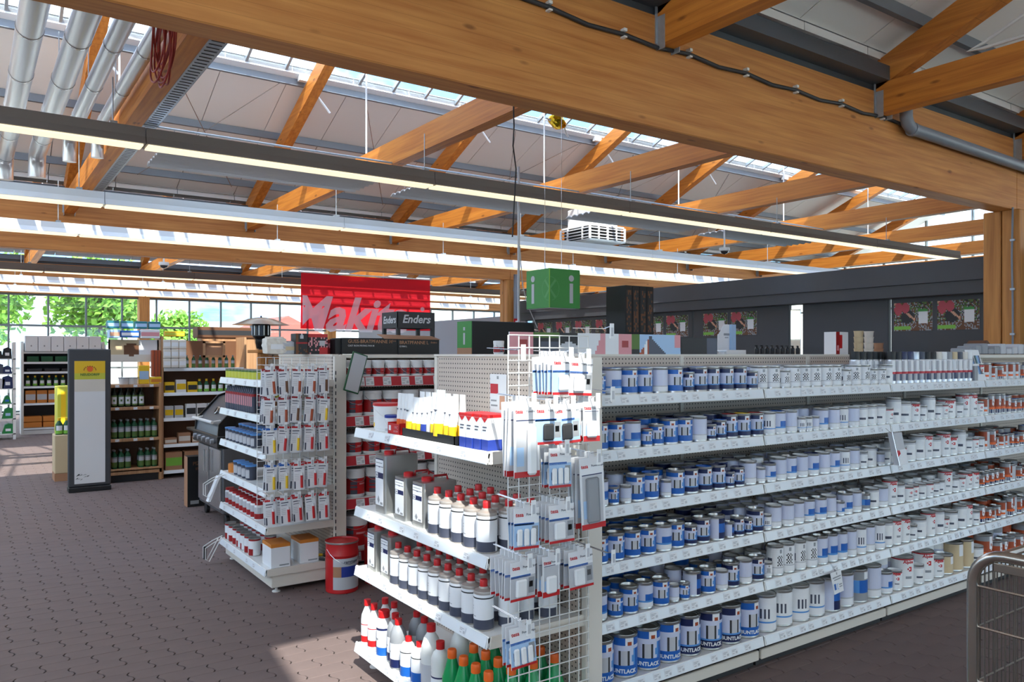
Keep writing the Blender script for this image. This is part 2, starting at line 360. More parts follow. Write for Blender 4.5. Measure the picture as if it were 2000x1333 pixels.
# ---- roof: purlins, panels, skylights
def zs(y, ya, yb): return RZ+SL*min(y-ya, yb-y)
wn = 0
GA, GB = -.62, .01      # unseen roof glazing above the camera, sized to place the sun patch
for bi, (ya, yb, nm) in enumerate(bays):
    yr = (ya+yb)/2; half = yr-ya
    for side in (0, 1):
        sname = 'near slope' if side == 0 else 'far slope'
        Y = (lambda d, s=side, a=ya, b=yb: a+d if s == 0 else b-d)
        roof = tag(O('ceiling', None), f'white sandwich panel ceiling on the {sname} of the {nm}', 'ceiling', kind='structure')
        up = .27
        def sl(d0, d1, th, x0, x1, lift=up):
            return MB().prism([(Y(d0), RZ+SL*d0+lift), (Y(d1), RZ+SL*d1+lift), (Y(d1), RZ+SL*d1+lift+th), (Y(d0), RZ+SL*d0+lift+th)], x0, x1, 'x')
        d_sky = 3.3 if bi else 4.5
        xs = [XA+k*(3.07/3) for k in range(int((XB-XA)/(3.07/3))+1)]
        spans = [(XA, XB)] if bi else ([(GA, GB), (8.2, XB-.6)] if side == 0 else [(8.2, XB-.6)])  # far stretch of unseen glazing added to brighten the bay above the camera
        pmesh = sl(-.28, d_sky, .09, .006, 3.07/3-.006).mesh('roof_panel', 'panel')
        for x in xs: O('roof_panel', pmesh, roof, (x, 0, 0))
        sl(-.28, d_sky, .01, XA, XB, up+.075).build('roof_backing', 'grey', roof)
        for d in (.45, 1.85, 3.16):
            MB().prism([(Y(d)-.03, RZ+SL*d+.16), (Y(d)+.03, RZ+SL*d+.16), (Y(d)+.03, RZ+SL*d+up+.005), (Y(d)-.03, RZ+SL*d+up+.005)], XA, XB, 'x').build('purlin', 'purlin', roof)
        wn += 1
        win = tag(O(f'window_{wn}', None), f'strip of roof glazing on the {sname} of the {nm}', 'skylight', kind='structure')
        sp = 3.07/5
        bm_ = sl(d_sky-.05, half, .07, -.02, .02, up).mesh('glazing_bar', 'galv')
        pmn = sl(d_sky, half, .008, .021, sp-.021, up+.05).mesh('pane', 'glass')
        cur = XA
        for gl0, gl1 in spans:
            nb = int((gl1-gl0)/sp)
            if gl0-.12 > cur: sl(d_sky, half, .09, cur, gl0-.12).build('roof_panel', 'panel', roof)
            for k in range(nb+1):
                O('glazing_bar', bm_, win, (gl0+k*sp-.1, 0, 0)); O('pane', pmn, win, (gl0+k*sp-.1, 0, 0))
            cur = gl0+(nb+1)*sp-.1
        sl(d_sky-.16, d_sky, .12, XA, XB, up-.02).build('sill_rail', 'lamp_white', win)
        sl(half-.06, half, .14, XA, XB, up).build('ridge_rail', 'galv', win)
        if bi == 1 and side == 1:      # vent flap actuators
            for k, x in enumerate(TX[1:7]):
                d = d_sky-.02
                MB().tube([(x-.12, Y(d), RZ+SL*d+.22), (x+.28, Y(d)-.10, RZ+SL*d-.30)], .018, 6).box(x-.2, x-.05, Y(d)-.05, Y(d)+.05, RZ+SL*d+.16, RZ+SL*d+.27).build('vent_actuator', 'white_metal', win)
# bracing wires in the middle bay
yr1 = (V1+BT+V2)/2
for k, x in enumerate(TX[1:6]):
    r = RZ
    o = MB().tube([(x+1.0, V2-3.16, RZ+SL*3.16+.13), (x+2.6, V2-.45, RZ+SL*.45+.13)], .006, 5).tube([(x+2.6, V2-3.16, RZ+SL*3.16+.15), (x+1.0, V2-.45, RZ+SL*.45+.15)], .006, 5).build('bracing_wire', 'steel')
    tag(o, f'crossed thin bracing wires under the far roof slope, {nth(k+1)} field from left', 'wire', 'roof bracing wires')

# ---- gable glazing at the far right end, glass fronts
def glass_front(n, lab, axis, c, a0, a1, zb, zt, na, zlines, mat='frame_grey', gl='glass_green'):
    w_ = tag(O(f'window_{n}', None), lab, 'glass front', kind='structure'); st = (a1-a0)/na; zz = [zb]+zlines+[zt]
    def bx(x0, x1, y0, y1, z0, z1): return MB().box(x0, x1, y0, y1, z0, z1) if axis == 'x' else MB().box(y0, y1, x0, x1, z0, z1)
    mm = bx(-.025, .025, c-.04, c+.04, zb, zt).mesh('mullion', mat)
    for k in range(na+1): O('mullion', mm, w_, ((a0+k*st, 0, 0) if axis == 'x' else (0, a0+k*st, 0)))
    for z in zz: bx(a0, a1, c-.035, c+.035, z-.03, z+.03).build('transom', mat, w_)
    for i in range(len(zz)-1):
        pn = bx(.026, st-.026, c-.005, c+.005, zz[i]+.031, zz[i+1]-.031).mesh('pane', gl)
        for k in range(na): O('pane', pn, w_, ((a0+k*st, 0, 0) if axis == 'x' else (0, a0+k*st, 0)))
    return w_
glass_front(20, 'glass front with slim mullions at the far left, trees behind', 'x', V3+.15, -4.9, 24.6, .05, 3.45, 30, [1.3, 2.55])
glass_front(21, 'glazed gable end wall showing above the dark partition', 'y', XB-.02, V0, V3, .05, 6.6, 24, [1.6, 3.2, 4.15, 4.7])
glass_front(22, 'glass front on the left side of the hall', 'y', XA, V0, V3, 2.3, 4.4, 22, [])
tag(MB().box(XA, 6.0, V0-.3, V0-.1, 0, .9).build('wall_front', 'cream'), 'pale low wall behind the camera', 'wall', kind='structure')  # unseen wall, added and sized to limit light from behind the camera
glass_front(23, 'window band above the wall behind the camera', 'x', V0-.2, XA, 6.0, .9, 4.4, 11, [2.6])  # unseen band added for light on the beam face and ceiling
glass_front(24, 'tall glass front behind the camera to the right', 'x', V0-.2, 6.1, 24.6, .05, 4.4, 18, [1.4, 2.9])  # added out of view to throw daylight on the right tin shelves
tag(MB().box(XA-.1, XA+.1, V0, V3, 0, 2.3).build('wall_left', 'cream'), 'pale low wall on the left side of the hall', 'wall', kind='structure')  # unseen wall kept solid to hold side light off the end shelf
# ---- dark partition with fascia and posters
pw = tag(O('wall_back', None), 'long charcoal partition with fascia running behind the shelves', 'wall', kind='structure')
XW = 11.25
for k, (y0, y1) in enumerate(((.2, 2.2), (2.2, 4.2), (4.2, 6.36), (6.38, 7.86), (8.1, 10.2), (10.22, 12.4), (12.42, 15.3))):
    MB().bbox(XW, XW+.08, y0, y1-.02, 0, 2.62, .006).build('wall_panel', 'wall_dark', pw)
MB().bbox(XW-.22, XW+.1, .2, 15.6, 2.52, 2.70, .006).build('fascia_lower', 'wall_dark', pw)
MB().prism([(XW-.25, 2.70), (XW+.1, 2.70), (XW+.1, 3.0), (XW-.22, 3.0)], .2, 15.6, 'y').build('fascia_upper', 'wall_dark', pw)
MB().bbox(XW, XW+.08, 15.6, 25.5, 0, 2.68, .006).build('wall_panel', 'wall_grey', pw)  # same partition, lighter colour as if the sun were on it
tag(MB().bbox(XW+.02, XW+.05, 7.89, 8.08, .2, 2.45, .004).build('mirror_panel', 'mirror'), 'narrow tall mirror set into the dark partition', 'mirror')
def poster_mesh():
    m = MB(); R = random.Random(5); nx, nz_ = 34, 24; W_, H_ = .56, .41
    vs = [(0, -W_/2+W_*i/nx, -H_/2+H_*j/nz_) for j in range(nz_+1) for i in range(nx+1)]; fs = []; ms = []
    for j in range(nz_):
        for i in range(nx):
            fs.append((j*(nx+1)+i, j*(nx+1)+i+1, (j+1)*(nx+1)+i+1, (j+1)*(nx+1)+i))
            u = 1-(i+.5)/nx; v = (j+.5)/nz_            # u from left as seen
            if .64 < u < .88 and .24 < v < .76: c = 4 if v > .68 else 3
            elif (u-.12)**2/.012+(v-.78)**2/.05 < 1 or (u-.31)**2/.010+(v-.82)**2/.035 < 1: c = 1
            elif abs(v-(.72-1.1*(u-.25))) < .05 and u < .56: c = 2
            elif (u-.36)**2/.03+(v-.5)**2/.06 < 1: c = 6
            elif .05 < v < .18 and u < .44: c = 5
            elif v < .28: c = 7 if R.random() < .7 else 9
            else: c = R.choice([8, 6, 9, 7])
            ms.append(c-1)
    m.add(vs, fs, ms); m.box(.001, .006, -W_/2, W_/2, -H_/2, H_/2, 2); return m.mesh('poster', ['poster_red', 'skin', 'paper', 'green_sign', 'lime', 'dark', 'brown', 'leafprint', 'grey'])
pmsh = poster_mesh()
py_ = [4.75, 5.38, 6.01, 9.02, 9.66, 10.6, 11.24, 12.0, 12.7, 13.4, 14.1, 14.8]
for k, y in enumerate(py_):
    tag(O('poster', pmsh, None, (XW-.008, y, 2.25)), f'gardening photo poster on the dark partition, {nth(k+1)} counted from the right column', 'poster', 'posters on the partition')

# ---- outside: trees and buildings
def tree(lab, x, y, hgt, rad, seed):
    t = thing('tree', lab, 'tree', (x, y, -.06)); R = random.Random(seed)
    MB().tube([(0, 0, 0), (.1, 0, hgt*.4), (0, .1, hgt*.75)], [.22, .16, .06], 8).build('trunk', 'trunk', t)
    m = MB()
    for k in range(2600):
        th = R.random()*2*PI; ph = math.acos(2*R.random()-1); r = rad*(R.random()**.33)*(.82+.22*math.sin(3*th+seed)*math.sin(2*ph))
        c = Vector((r*math.sin(ph)*math.cos(th), r*math.sin(ph)*math.sin(th), hgt*.6+r*.95*math.cos(ph)))
        if c.z < .4: continue
        s = .12+.12*R.random(); a = Vector((R.uniform(-1, 1), R.uniform(-1, 1), R.uniform(-1, 1))).normalized(); b = a.orthogonal().normalized()
        m.add([c-a*s, c+b*s*.6, c+a*s, c-b*s*.6], [(0, 1, 2, 3)])
    tag(m.build('crown', 'leaf', t), 'leafy crown', kind='stuff')
tree('large leafy tree filling the panes at the far left', .2, 37.5, 7.2, 2.7, 1)
tree('bright tree seen behind the white shelf through the glass', 4.6, 37, 6.8, 2.3, 2)
tree('tall tree at the outer left of the glass front', -9.0, 44, 9.5, 4.2, 3)
tree('small round tree right of the wooden glass front column', 10.5, 50, 4.6, 2.0, 4)
hb = thing('building', 'low white building outside behind the glass front', 'building', (19, 62, 0))
MB().box(-12, 12, 0, 8, -.06, 3.6).build('wall', 'facade_white', hb); MB().box(-12.3, 12.3, -.4, 8.3, 3.6, 4.2).build('roof_edge', 'grey_light', hb)
h2 = thing('house', 'house with reddish pitched roof outside behind the patio heater', 'building', (17, 50, 0))
MB().box(-3, 3, 0, 6, -.06, 2.6).build('wall', 'facade_white', h2); MB().prism([(-3.4, 2.5), (3.4, 2.5), (0, 4.2)], -.4, 6.4, 'y').build('roof', 'roof_red', h2)

# ================================================================== things under the roof
# ---- trunking lamps
lamp_sec = [(-.085, .10), (-.085, .02), (-.11, -.045), (.11, -.045), (.085, .02), (.085, .10)]
def lamp_row(y, z, lab, body, x0=-4.5, x1=15.4):
    t = thing('strip_lamp', lab, 'lamp', (0, y, z), 0, 'trunking strip lamps')
    L_ = 2.9; x = x0
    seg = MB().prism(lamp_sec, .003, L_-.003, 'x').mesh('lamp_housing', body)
    dif = MB().box(.02, L_-.02, -.088, .088, -.062, -.046).mesh('diffuser', 'tube_light')
    while x < x1-.1:
        O('lamp_housing', seg, t, (x, 0, 0)); O('diffuser', dif, t, (x, 0, 0)); x += L_
    for tx in TX:
        if x0 < tx-.4 < x1: MB().tube([(tx-.4, 0, .10), (tx-.4, 0, 4.12-z)], .006, 5).box(tx-.43, tx-.37, -.05, .05, .10, .13).build('suspension', 'galv', t)
    return t
rows = [(7.6, 3.60, 'dark grey strip lamp row, nearest of the hanging rows', 'lamp_dark'), (10.1, 3.46, 'sunlit strip lamp row second from the front', 'lamp_white'), (12.55, 3.43, 'sunlit strip lamp row third, just before the second beam', 'lamp_white'),  # darker housings have the shade on their side put into the colour
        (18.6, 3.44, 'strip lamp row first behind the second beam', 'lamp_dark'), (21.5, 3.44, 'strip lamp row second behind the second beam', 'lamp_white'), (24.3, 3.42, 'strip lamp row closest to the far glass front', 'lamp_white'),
        (-1.6, 3.5, 'strip lamp row over the camera', 'lamp_white'), (-4.4, 3.5, 'strip lamp row behind the camera', 'lamp_white')]
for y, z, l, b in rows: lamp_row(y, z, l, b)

# ---- spiral ducts at the upper left
for k, (x, r, ye) in enumerate(((.42, .10, 12.2), (.76, .10, 11.8), (1.02, .075, 10.6), (1.27, .068, 10.2))):
    d = thing('spiral_duct', f'shiny silver ventilation pipe at upper left, {nth(k+1)} from the left', 'pipe', (x, 0, 4.32), 0, 'silver ventilation pipes')
    pts = [(r, 4.7)]; y = 4.7; m = MB()
    m.tube([(0, 4.75+q*.5, 0) for q in range(int((ye-4.75)/.5)+1)]+[(0, ye, 0), (0, ye+.12, -.05), (0, ye+.18, -.16), (0, ye+.19, -.30)], r, 18); m.build('duct_pipe', 'alu_duct', d, smooth=True)
    m = MB()
    for q in range(int((ye-4.9)/1.2)+1): m.tube([(0, 4.95+q*1.2, 0), (0, 4.98+q*1.2, 0)], r+.004, 18)
    m.build('joint_band', 'steel', d)
    m = MB()
    for yy in (6.2, 9.0): m.tube([(0, yy, r), (0, yy, .6)], .005, 5)
    m.build('hanger', 'galv', d)
# mid bay pipes' far continuation: two capped stubs
# ---- cable trays
ct = thing('cable_tray', 'perforated cable tray fixed along the left tie beam', 'cable tray', (1.62, 0, 4.15))
MB().box(-.07, .07, 4.7, 14.6, 0, .004).box(-.072, -.068, 4.7, 14.6, 0, .06).box(.068, .072, 4.7, 14.6, 0, .06).build('tray', 'galv', ct)
rm = MB().box(-.05, .05, 0, .012, -.003, .0).mesh('slot', 'dark')
for k in range(110): O('slot', rm, ct, (0, 4.75+k*.08, 0))
for q in (-.03, 0, .03): MB().tube([(q, 4.7, .02), (q, 14.6, .02)], .011, 6).build('cable', 'white_metal' if q else 'cable', ct)
ct = thing('cable_tray', 'white cable tray crossing the ties above the nearest lamp row', 'cable tray', (0, 10.76, 4.425))
MB().box(-4, 20, -.1, .1, 0, .004).box(-4, 20, -.102, -.098, 0, .06).box(-4, 20, .098, .102, 0, .06).build('tray', 'lamp_white', ct)
for q in (-.05, .04): MB().tube([(-4, q, .02), (20, q, .02)], .014, 6).build('cable', 'white_metal', ct)
# ---- radiant ceiling panels between the ties
for k, x in enumerate(TX[1:5]):
    r = thing('radiant_panel', f'ribbed radiant heating panel hung between ties, {nth(k+1)} from the left', 'heating panel', (x+.25, 9.35, 3.86), 0, 'ribbed radiant panels')
    m = MB(); prof = []
    for q in range(25): prof.append((-.42+q*.035, .03*abs(math.sin(q*PI/4))))
    poly = prof+[(a, b+.012) for a, b in reversed(prof)]
    m.prism(poly, 0, 2.55, 'x'); m.build('ribbed_sheet', 'lamp_white', r)
    for q in (-.3, .3):
        for xx in (.15, 2.4): MB().tube([(xx, q, .03), (xx, q, .28)], .004, 5).build('hanger', 'galv', r)
        MB().tube([(-.25, q, .275), (2.82, q, .275)], .012, 6).build('carry_rail', 'galv', r)
# ---- air heater
h = thing('air_heater', 'white ceiling air heater with louvred outlet box', 'heater', (8.62, 10.10, 3.62))
MB().bbox(.1, .72, .1, .72, .30, .62, .01).build('housing', 'panel', h)
MB().bbox(0, .82, 0, .82, .02, .05, .006).build('bottom_plate', 'galv', h)
MB().box(.02, .80, .02, .80, .27, .30).build('top_plate', 'panel', h)
for q in (0, .395, .79):
    for p in (0, .79): MB().box(q, q+.03, p, p+.03, .05, .27).build('corner_post', 'panel', h)
for q in (.2, .6):
    for p in (0, .79): MB().box(q, q+.02, p, p+.03, .05, .27).build('corner_post', 'panel', h); MB().box(p, p+.03, q, q+.02, .05, .27).build('corner_post', 'panel', h)
lv = MB().prism([(0, 0), (.03, .02), (.03, .026), (0, .006)], .03, .79, 'x').mesh('louvre', 'grey_light'); lv2 = MB().prism([(0, 0), (.03, .02), (.03, .026), (0, .006)], .03, .79, 'y').mesh('louvre', 'grey_light')
for q in range(4): O('louvre', lv, h, (0, .003, .07+q*.052)); O('louvre', lv2, h, (.003, 0, .07+q*.052))
MB().box(.06, .76, .06, .76, .06, .26).build('core', 'dark', h)
for q in (.2, .6): MB().tube([(q, .4, .62), (q, .4, .82)], .008, 5).build('hanger', 'galv', h)
MB().box(-1.05, 2.08, .38, .42, .80, .84).build('mounting_rail', 'galv', h)
# ---- black cable with clips along the huge beam, downpipe
cb = thing('conduit_cable', 'black cable clipped along the huge glulam beam', 'cable', (0, V1, 0))
pts = []; x = 0.5
clips = [at(a, b, Y=V1-.02) for a, b in ((1072, 14), (1218, 67), (1346, 106), (1457, 143), (1554, 176), (1643, 203), (1723, 228))]
for i, c in enumerate(clips):
    if i: p = clips[i-1]; pts.append((( p.x+c.x)/2, -.02, (p.z+c.z)/2-.025))
    pts.append((c.x, -.02, c.z))
pts = [(clips[0].x-2.2, -.02, clips[0].z+.1), (clips[0].x-1, -.02, clips[0].z+.03)]+pts+[(clips[-1].x+1.2, -.02, clips[-1].z-.05), (clips[-1].x+2.6, -.02, clips[-1].z-.12)]
MB().tube(pts, .017, 8).build('cable', 'cable', cb, smooth=True)
for c in clips: MB().box(c.x-.015, c.x+.015, -.045, 0, c.z-.03, c.z-.018).box(c.x-.015, c.x+.015, -.045, 0, c.z+.018, c.z+.04).build('clip', 'white_metal', cb)
dp = thing('downpipe', 'grey drain pipe with elbow under the huge beam joint', 'pipe')
a = at(1770, 218, Y=V1-.10); b = at(2003, 343, Y=V1-.10)
pts = [(a.x, a.y, a.z+.05), (a.x, a.y, a.z-.06), (a.x+.03, a.y, a.z-.12), (a.x+.1, a.y, a.z-.16)]
MB().tube(pts+[(b.x, b.y, a.z-.20), (b.x+2, b.y, a.z-.23)], .062, 14).build('pipe', 'grey_pipe', dp, smooth=True)
MB().tube([(a.x+.10, a.y, a.z-.162), (a.x+.15, a.y, a.z-.166)], .07, 14).build('socket', 'grey_pipe', dp, smooth=True)
MB().tube([(a.x, a.y, a.z+.02), (a.x, a.y, a.z+.07)], .07, 14).build('socket', 'grey_pipe', dp, smooth=True)
cc = thing('conduit_cable', 'thin grey conduit running down the right wooden column', 'cable', (10.72-.21, V1-.02, 0))
MB().tube([(-.01, 0, 3.5), (-.012, .01, 2.9), (-.012, 0, 2.3), (-.014, 0, 1.2), (-.012, 0, .2)], .012, 8).build('cable', 'grey_pipe', cc)
for z in (3.1, 2.5, 1.95): MB().box(-.03, 0, -.025, .025, z-.012, z+.012).build('clip', 'galv', cc)
# pale conduits forming a V on the near truss
vc = thing('conduit_pipe', 'white conduit bent in a V along the upper right truss', 'pipe', (TX[3]-.10, 0, 0))
MB().tube([(0, .6, 4.47), (0, 3.35, 4.45), (0, 3.5, 4.46), (0, 3.35, 4.50), (0, .9, 4.50+SL*2.5)], .017, 8).build('pipe', 'white_metal', vc, smooth=True)
# second column downpipe with hose sign
dp = thing('downpipe', 'grey downpipe beside the far wooden column with hydrant sign', 'pipe', (10.66, V2-.16, 0))
MB().tube([(.05, 0, 0), (.05, 0, 3.6)], .055, 12).build('pipe', 'grey_pipe', dp, smooth=True); MB().tube([(.05, 0, 3.2), (.05, 0, 3.3)], .065, 12).build('socket', 'grey_pipe', dp, smooth=True)
MB().box(-.06, .12, -.075, -.07, 2.32, 2.55).box(-.015, .05, -.077, -.075, 2.36, 2.50, 1).build('hydrant_sign', ['red', 'white'], dp)
# dome cameras
for x, y, l in ((320, 518, 'small white dome camera under the second beam at left'), (1415, 490, 'small white dome camera beneath the ties right of heater')):
    p = at(x, y, Y=V2-.02) if x < 500 else at(x, y, X=10.66); d = thing('dome_camera', l, 'camera', (p.x, p.y, p.z))
    MB().lathe([(.09, .05), (.09, 0), (.075, -.01)], 16).build('housing', 'white', d, smooth=True); MB().lathe([(.07, -.01), (.055, -.045), (.0, -.065)], 16).build('dome', 'smoke', d, smooth=True)
    MB().tube([(0, 0, .05), (0, 0, .62 if x > 500 else .12)], .015, 6).build('bracket', 'white', d)
# red cable coil hanging at upper left
cc = thing('cable_coil', 'coil of red cable hanging beside the silver pipes', 'cable', (1.146, 6.06, 4.06))
for k in range(9):
    R = random.Random(k); r = .20+R.random()*.09
    ox_, oy_, ph_ = R.uniform(-.035, .035), R.uniform(-.03, .03), R.uniform(0, 6)
    MB().tube([(ox_+.012*math.sin(q*PI/10+ph_), oy_+r*math.cos(q*PI/20), r*1.15*math.sin(q*PI/20)-.02*k) for q in range(40)], .007, 6, closed=True).build('loop', 'red_cable', cc)
# gold foil balloon caught under the skylight
g = at(1088, 238, Y=8.6); bl = thing('foil_balloon', 'crumpled golden foil balloon caught below the skylight', 'balloon', (g.x, g.y, g.z))
bm = bmesh.new(); bmesh.ops.create_icosphere(bm, subdivisions=3, radius=.12); R = random.Random(4)
for v in bm.verts: v.co *= 1+.22*math.sin(19*v.co.x+3)*math.sin(23*v.co.z)+R.uniform(-.05, .05); v.co.z *= .8
me = bpy.data.meshes.new('body'); bm.to_mesh(me); bm.free(); me.materials.append(MATS['gold']); O('body', me, bl)
MB().lathe([(.03, 0), (.06, .05), (.055, .10), (.02, .13)], 10, c=(.05, 0, .08)).build('head', 'gold', bl)
MB().tube([(-.1, 0, 0), (-.2, 0, .02)], .012, 6).tube([(.12, 0, -.02), (.16, 0, -.14), (.2, 0, -.18)], .012, 6).build('tassel', 'white', bl)
MB().tube([(0, 0, .10), (0, 0, RZ+SL*(8.6-V1-BT)+.30-g.z)], .002, 4).build('string', 'white', bl)
# hanging black wire left of the balloon
p = at(1003, 215, X=4.43)
tag(MB().tube([(p.x, p.y, p.z+.1), (p.x, p.y, p.z), (p.x+.02, p.y+.02, p.z-.15), (p.x-.02, p.y-.02, p.z-.36), (p.x+.03, p.y, p.z-.58), (p.x+.01, p.y, p.z-.9), (p.x, p.y+.02, p.z-1.25)], .007, 6).build('loose_wire', 'cable', None), 'thin black wire dangling from the tie beam', 'wire')
# green information cube
ic = thing('info_cube', 'green hanging cube sign with white letter i', 'sign', (5.49, 7.14, 2.24)); S = .455
MB().bbox(0, S, 0, S, 0, S, .004).build('cube_body', 'green_sign', ic); MB().box(.01, S-.01, .01, S-.01, -.004, 0).build('underside', 'grey_light', ic)
MB().tube([(0, 0, 0), (0, 0, S)], .006, 6).build('edge_strip', 'lime', ic)
def imark(p, ox, face):
    m = MB()
    if face == 'y':
        m.box(ox-.025, ox+.025, -.003, 0, .06, .29); m.lathe([(.037, 0), (.037, .003)], 18); n0 = len(m.v)-36
        for q in range(n0, len(m.v)): x, y, z = m.v[q]; m.v[q] = (ox+x, -z, .35+y)
    else:
        m.box(-.003, 0, ox-.025, ox+.025, .06, .29); m.lathe([(.037, 0), (.037, .003)], 18); n0 = len(m.v)-36
        for q in range(n0, len(m.v)): x, y, z = m.v[q]; m.v[q] = (-z, ox+x, .35+y)
    return m.build('letter_i', 'grey_light', p)
imark(ic, .32, 'y'); imark(ic, .32, 'x')
m = MB()
for q in range(24):
    a0, a1 = 2*PI*q/24, 2*PI*(q+1)/24
    for r0, r1 in ((.135, .14),):
        pts = [(r0*math.cos(a0), r0*math.sin(a0)), (r1*math.cos(a0), r1*math.sin(a0)), (r1*math.cos(a1), r1*math.sin(a1)), (r0*math.cos(a1), r0*math.sin(a1))]
        if all(p_[0] >= 0 for p_ in pts): m.add([(p_[0], -.002, .22+p_[1]) for p_ in pts], [(0, 1, 2, 3)])
        if all(p_[0] <= 0 for p_ in pts): m.add([(-.002, -p_[0], .22+p_[1]) for p_ in pts], [(0, 1, 2, 3)])
m.add([(0, -.002, .20), (0, -.002, .24), (.075, -.002, .33), (.095, -.002, .31)], [(0, 1, 2, 3)]); m.add([(0, -.002, .20), (0, -.002, .24), (.095, -.002, .13), (.07, -.002, .11)], [(0, 1, 2, 3)])
m.add([(-.002, 0, .20), (-.002, 0, .24), (-.002, .075, .33), (-.002, .095, .31)], [(0, 1, 2, 3)]); m.add([(-.002, 0, .20), (-.002, 0, .24), (-.002, .095, .13), (-.002, .07, .11)], [(0, 1, 2, 3)])
m.build('tool_emblem', 'green_faint', ic)
for q in (.1, .35): MB().tube([(q, .22, S), (q, .22, RZ+SL*(7.36-V1-BT)+.27-2.24)], .003, 5).build('hanging_wire', 'steel', ic)
# grey pole
p = at(1013, 560, Y=8.25)
po = thing('ceiling_pole', 'slim grey pole hanging left of the green cube', 'pole', (p.x, p.y, 0)); MB().tube([(0, 0, 2.10), (0, 0, 4.12)], .017, 8).build('pole', 'grey_light', po)
MB().tube([(.02, 0, 3.1), (.06, 0, 2.6), (.14, 0, 2.35), (.30, 0, 2.05)], .006, 5).build('cable', 'grey_light', po)
# red banner
bn = thing('banner', 'translucent red hanging banner with big white lettering', 'banner', (0, 15.52, 0))
b0 = at(588, 532, Y=15.52); b1 = at(840, 548, Y=15.52); zt_ = (b0.z+b1.z)/2; zb_ = zt_-1.14
vs = []; fs = []; nx = 24
for j in range(7):
    for i in range(nx+1): vs.append((b0.x+(b1.x-b0.x)*i/nx, .03*math.sin(i*.9+j*.3)*(.3+j*.12), zt_+(zb_-zt_)*j/6-.02*math.sin(i*PI/nx)*(1-j/6)))
for j in range(6):
    for i in range(nx): k = j*(nx+1)+i; fs.append((k, k+1, k+nx+2, k+nx+1))
MB().add(vs, fs).build('cloth', 'banner_red', bn, smooth=True)
MB().tube([(b0.x-.05, 0, zt_+.01), (b1.x+.05, 0, zt_+.01)], .015, 8).build('top_rod', 'white_metal', bn)
for q in (.3, 2.7): MB().tube([(b0.x+q, 0, zt_), (b0.x+q, 0, BZ0)], .003, 4).build('cord', 'white', bn)
me = text_mesh('Makita', .98, 'banner_white', .32, .03, 'LEFT', .001)
bm = bmesh.new(); bm.from_mesh(me); bmesh.ops.bisect_plane(bm, geom=bm.verts[:]+bm.edges[:]+bm.faces[:], plane_co=(.30, 0, 0), plane_no=(-1, 0, 0), clear_outer=True); bm.to_mesh(me); bm.free()
O('lettering', me, bn, (b0.x-.29, -.06, zb_+.27), FACE_MY)
MB().lathe([(.05, 0), (.05, .001)], 16).build('emblem', 'banner_white', bn, (b1.x-.22, -.05, zt_-.66), (PI/2, 0, 0))
# ================================================================== shelving
def shelf_mesh(L, D, lip=.05):
    return MB().box(.004, L-.004, .008, D, lip-.006-.02, lip-.006).prism([(0, 0), (.008, 0), (.020, lip), (.012, lip)], .004, L-.004, 'x').box(.004, L-.004, .004, .03, 0, .006).mesh('shelf', 'shelf_white', False)
def rail_mesh(L, mat='lamp_white', lip=.05): return MB().prism([(-.003, .004), (0, .004), (.011, lip-.004), (.008, lip-.004)], .012, L-.012, 'x').mesh('price_rail', mat)
tm = MB()
tm.add([(-.024, 0, -.016), (.024, 0, -.016), (.024, .006, .016), (-.024, .006, .016)], [(0, 1, 2, 3)], 0)
for a, b, c, d in ((-.02, .012, .006, .010), (-.02, .0, .0, .004), (.006, .02, -.011, .0), (-.02, -.004, -.011, -.007)):
    tm.add([(a, -.0006+.0031+.006*c/.032, c), (b, -.0006+.0031+.006*c/.032, c), (b, -.0006+.0031+.006*d/.032, d), (a, -.0006+.0031+.006*d/.032, d)], [(0, 1, 2, 3)], 1)
TAG = tm.mesh('price_tag', ['paper', 'grey_light'])
def add_shelf(par, L, D, x, y, z, ntag, R, rail='lamp_white', lip=.05, rz=0):
    s = O('shelf', shelf_mesh(L, D, lip), par, (x, y, z), rz); O('price_rail', rail_mesh(L, rail, lip), s)
    for k in range(ntag): O('price_tag', TAG, s, (.08+(L-.16)*(k+R.uniform(.25, .75))/ntag, -.0025 if lip < .06 else -.004, lip*.5)).scale = (1, 1, 1) if lip < .06 else (1.45, 1.9, 2)
    return s
LV = [1.464, 1.211, .952, .690, .426, .13]; LVN = ['top', 'second', 'third', 'fourth', 'fifth', 'bottom']
R = random.Random(11)
def gondola(lab, yf, yc, x0, nb, levels, rail='lamp_white', lip=.05, back=True, bay=1.25, ht=1.69, backmat='pegboard', tags=11):
    g = thing('gondola_shelf', lab, 'shelf'); D = yc-.03-yf
    for k in range(nb):
        MB().box(x0+k*bay+.015, x0+(k+1)*bay-.015, yc-.03, yc+.03, .10, ht).build('back_panel', backmat, g)
        for z in levels: add_shelf(g, bay, D, x0+k*bay, yf, z, tags, R, rail, lip)
        if back:
            for z in (1.211, .81, .426, .13): O('shelf', shelf_mesh(bay, D), g, (x0+(k+1)*bay, 2*yc-yf, z), PI)
        MB().bbox(x0+k*bay+.01, x0+(k+1)*bay-.01, yf+.03, yf+.05, .045, .098, .004).build('plinth', 'cream', g)
        MB().box(x0+k*bay+.01, x0+(k+1)*bay-.01, yf+.07, 2*yc-yf-.07, .0, .13).build('base_box', 'dark', g)
    for k in range(nb+1):
        MB().box(x0+k*bay-.014, x0+k*bay+.014, yc-.04, yc+.04, 0, ht).build('upright', 'cream', g)
    MB().box(x0, x0+nb*bay, yc-.035, yc+.035, ht, ht+.012).build('top_cap', 'cream', g)
    return g
G1 = gondola('long white gondola full of blue and white paint tins', 2.69, 3.325, 2.28, 5, LV)
RLV = [1.455, 1.155, .857, .53, .13]
G2 = gondola('second gondola with red and white striped price rails', 5.55, 6.14, 2.28, 7, RLV, 'red_strip', .08, False, tags=8)

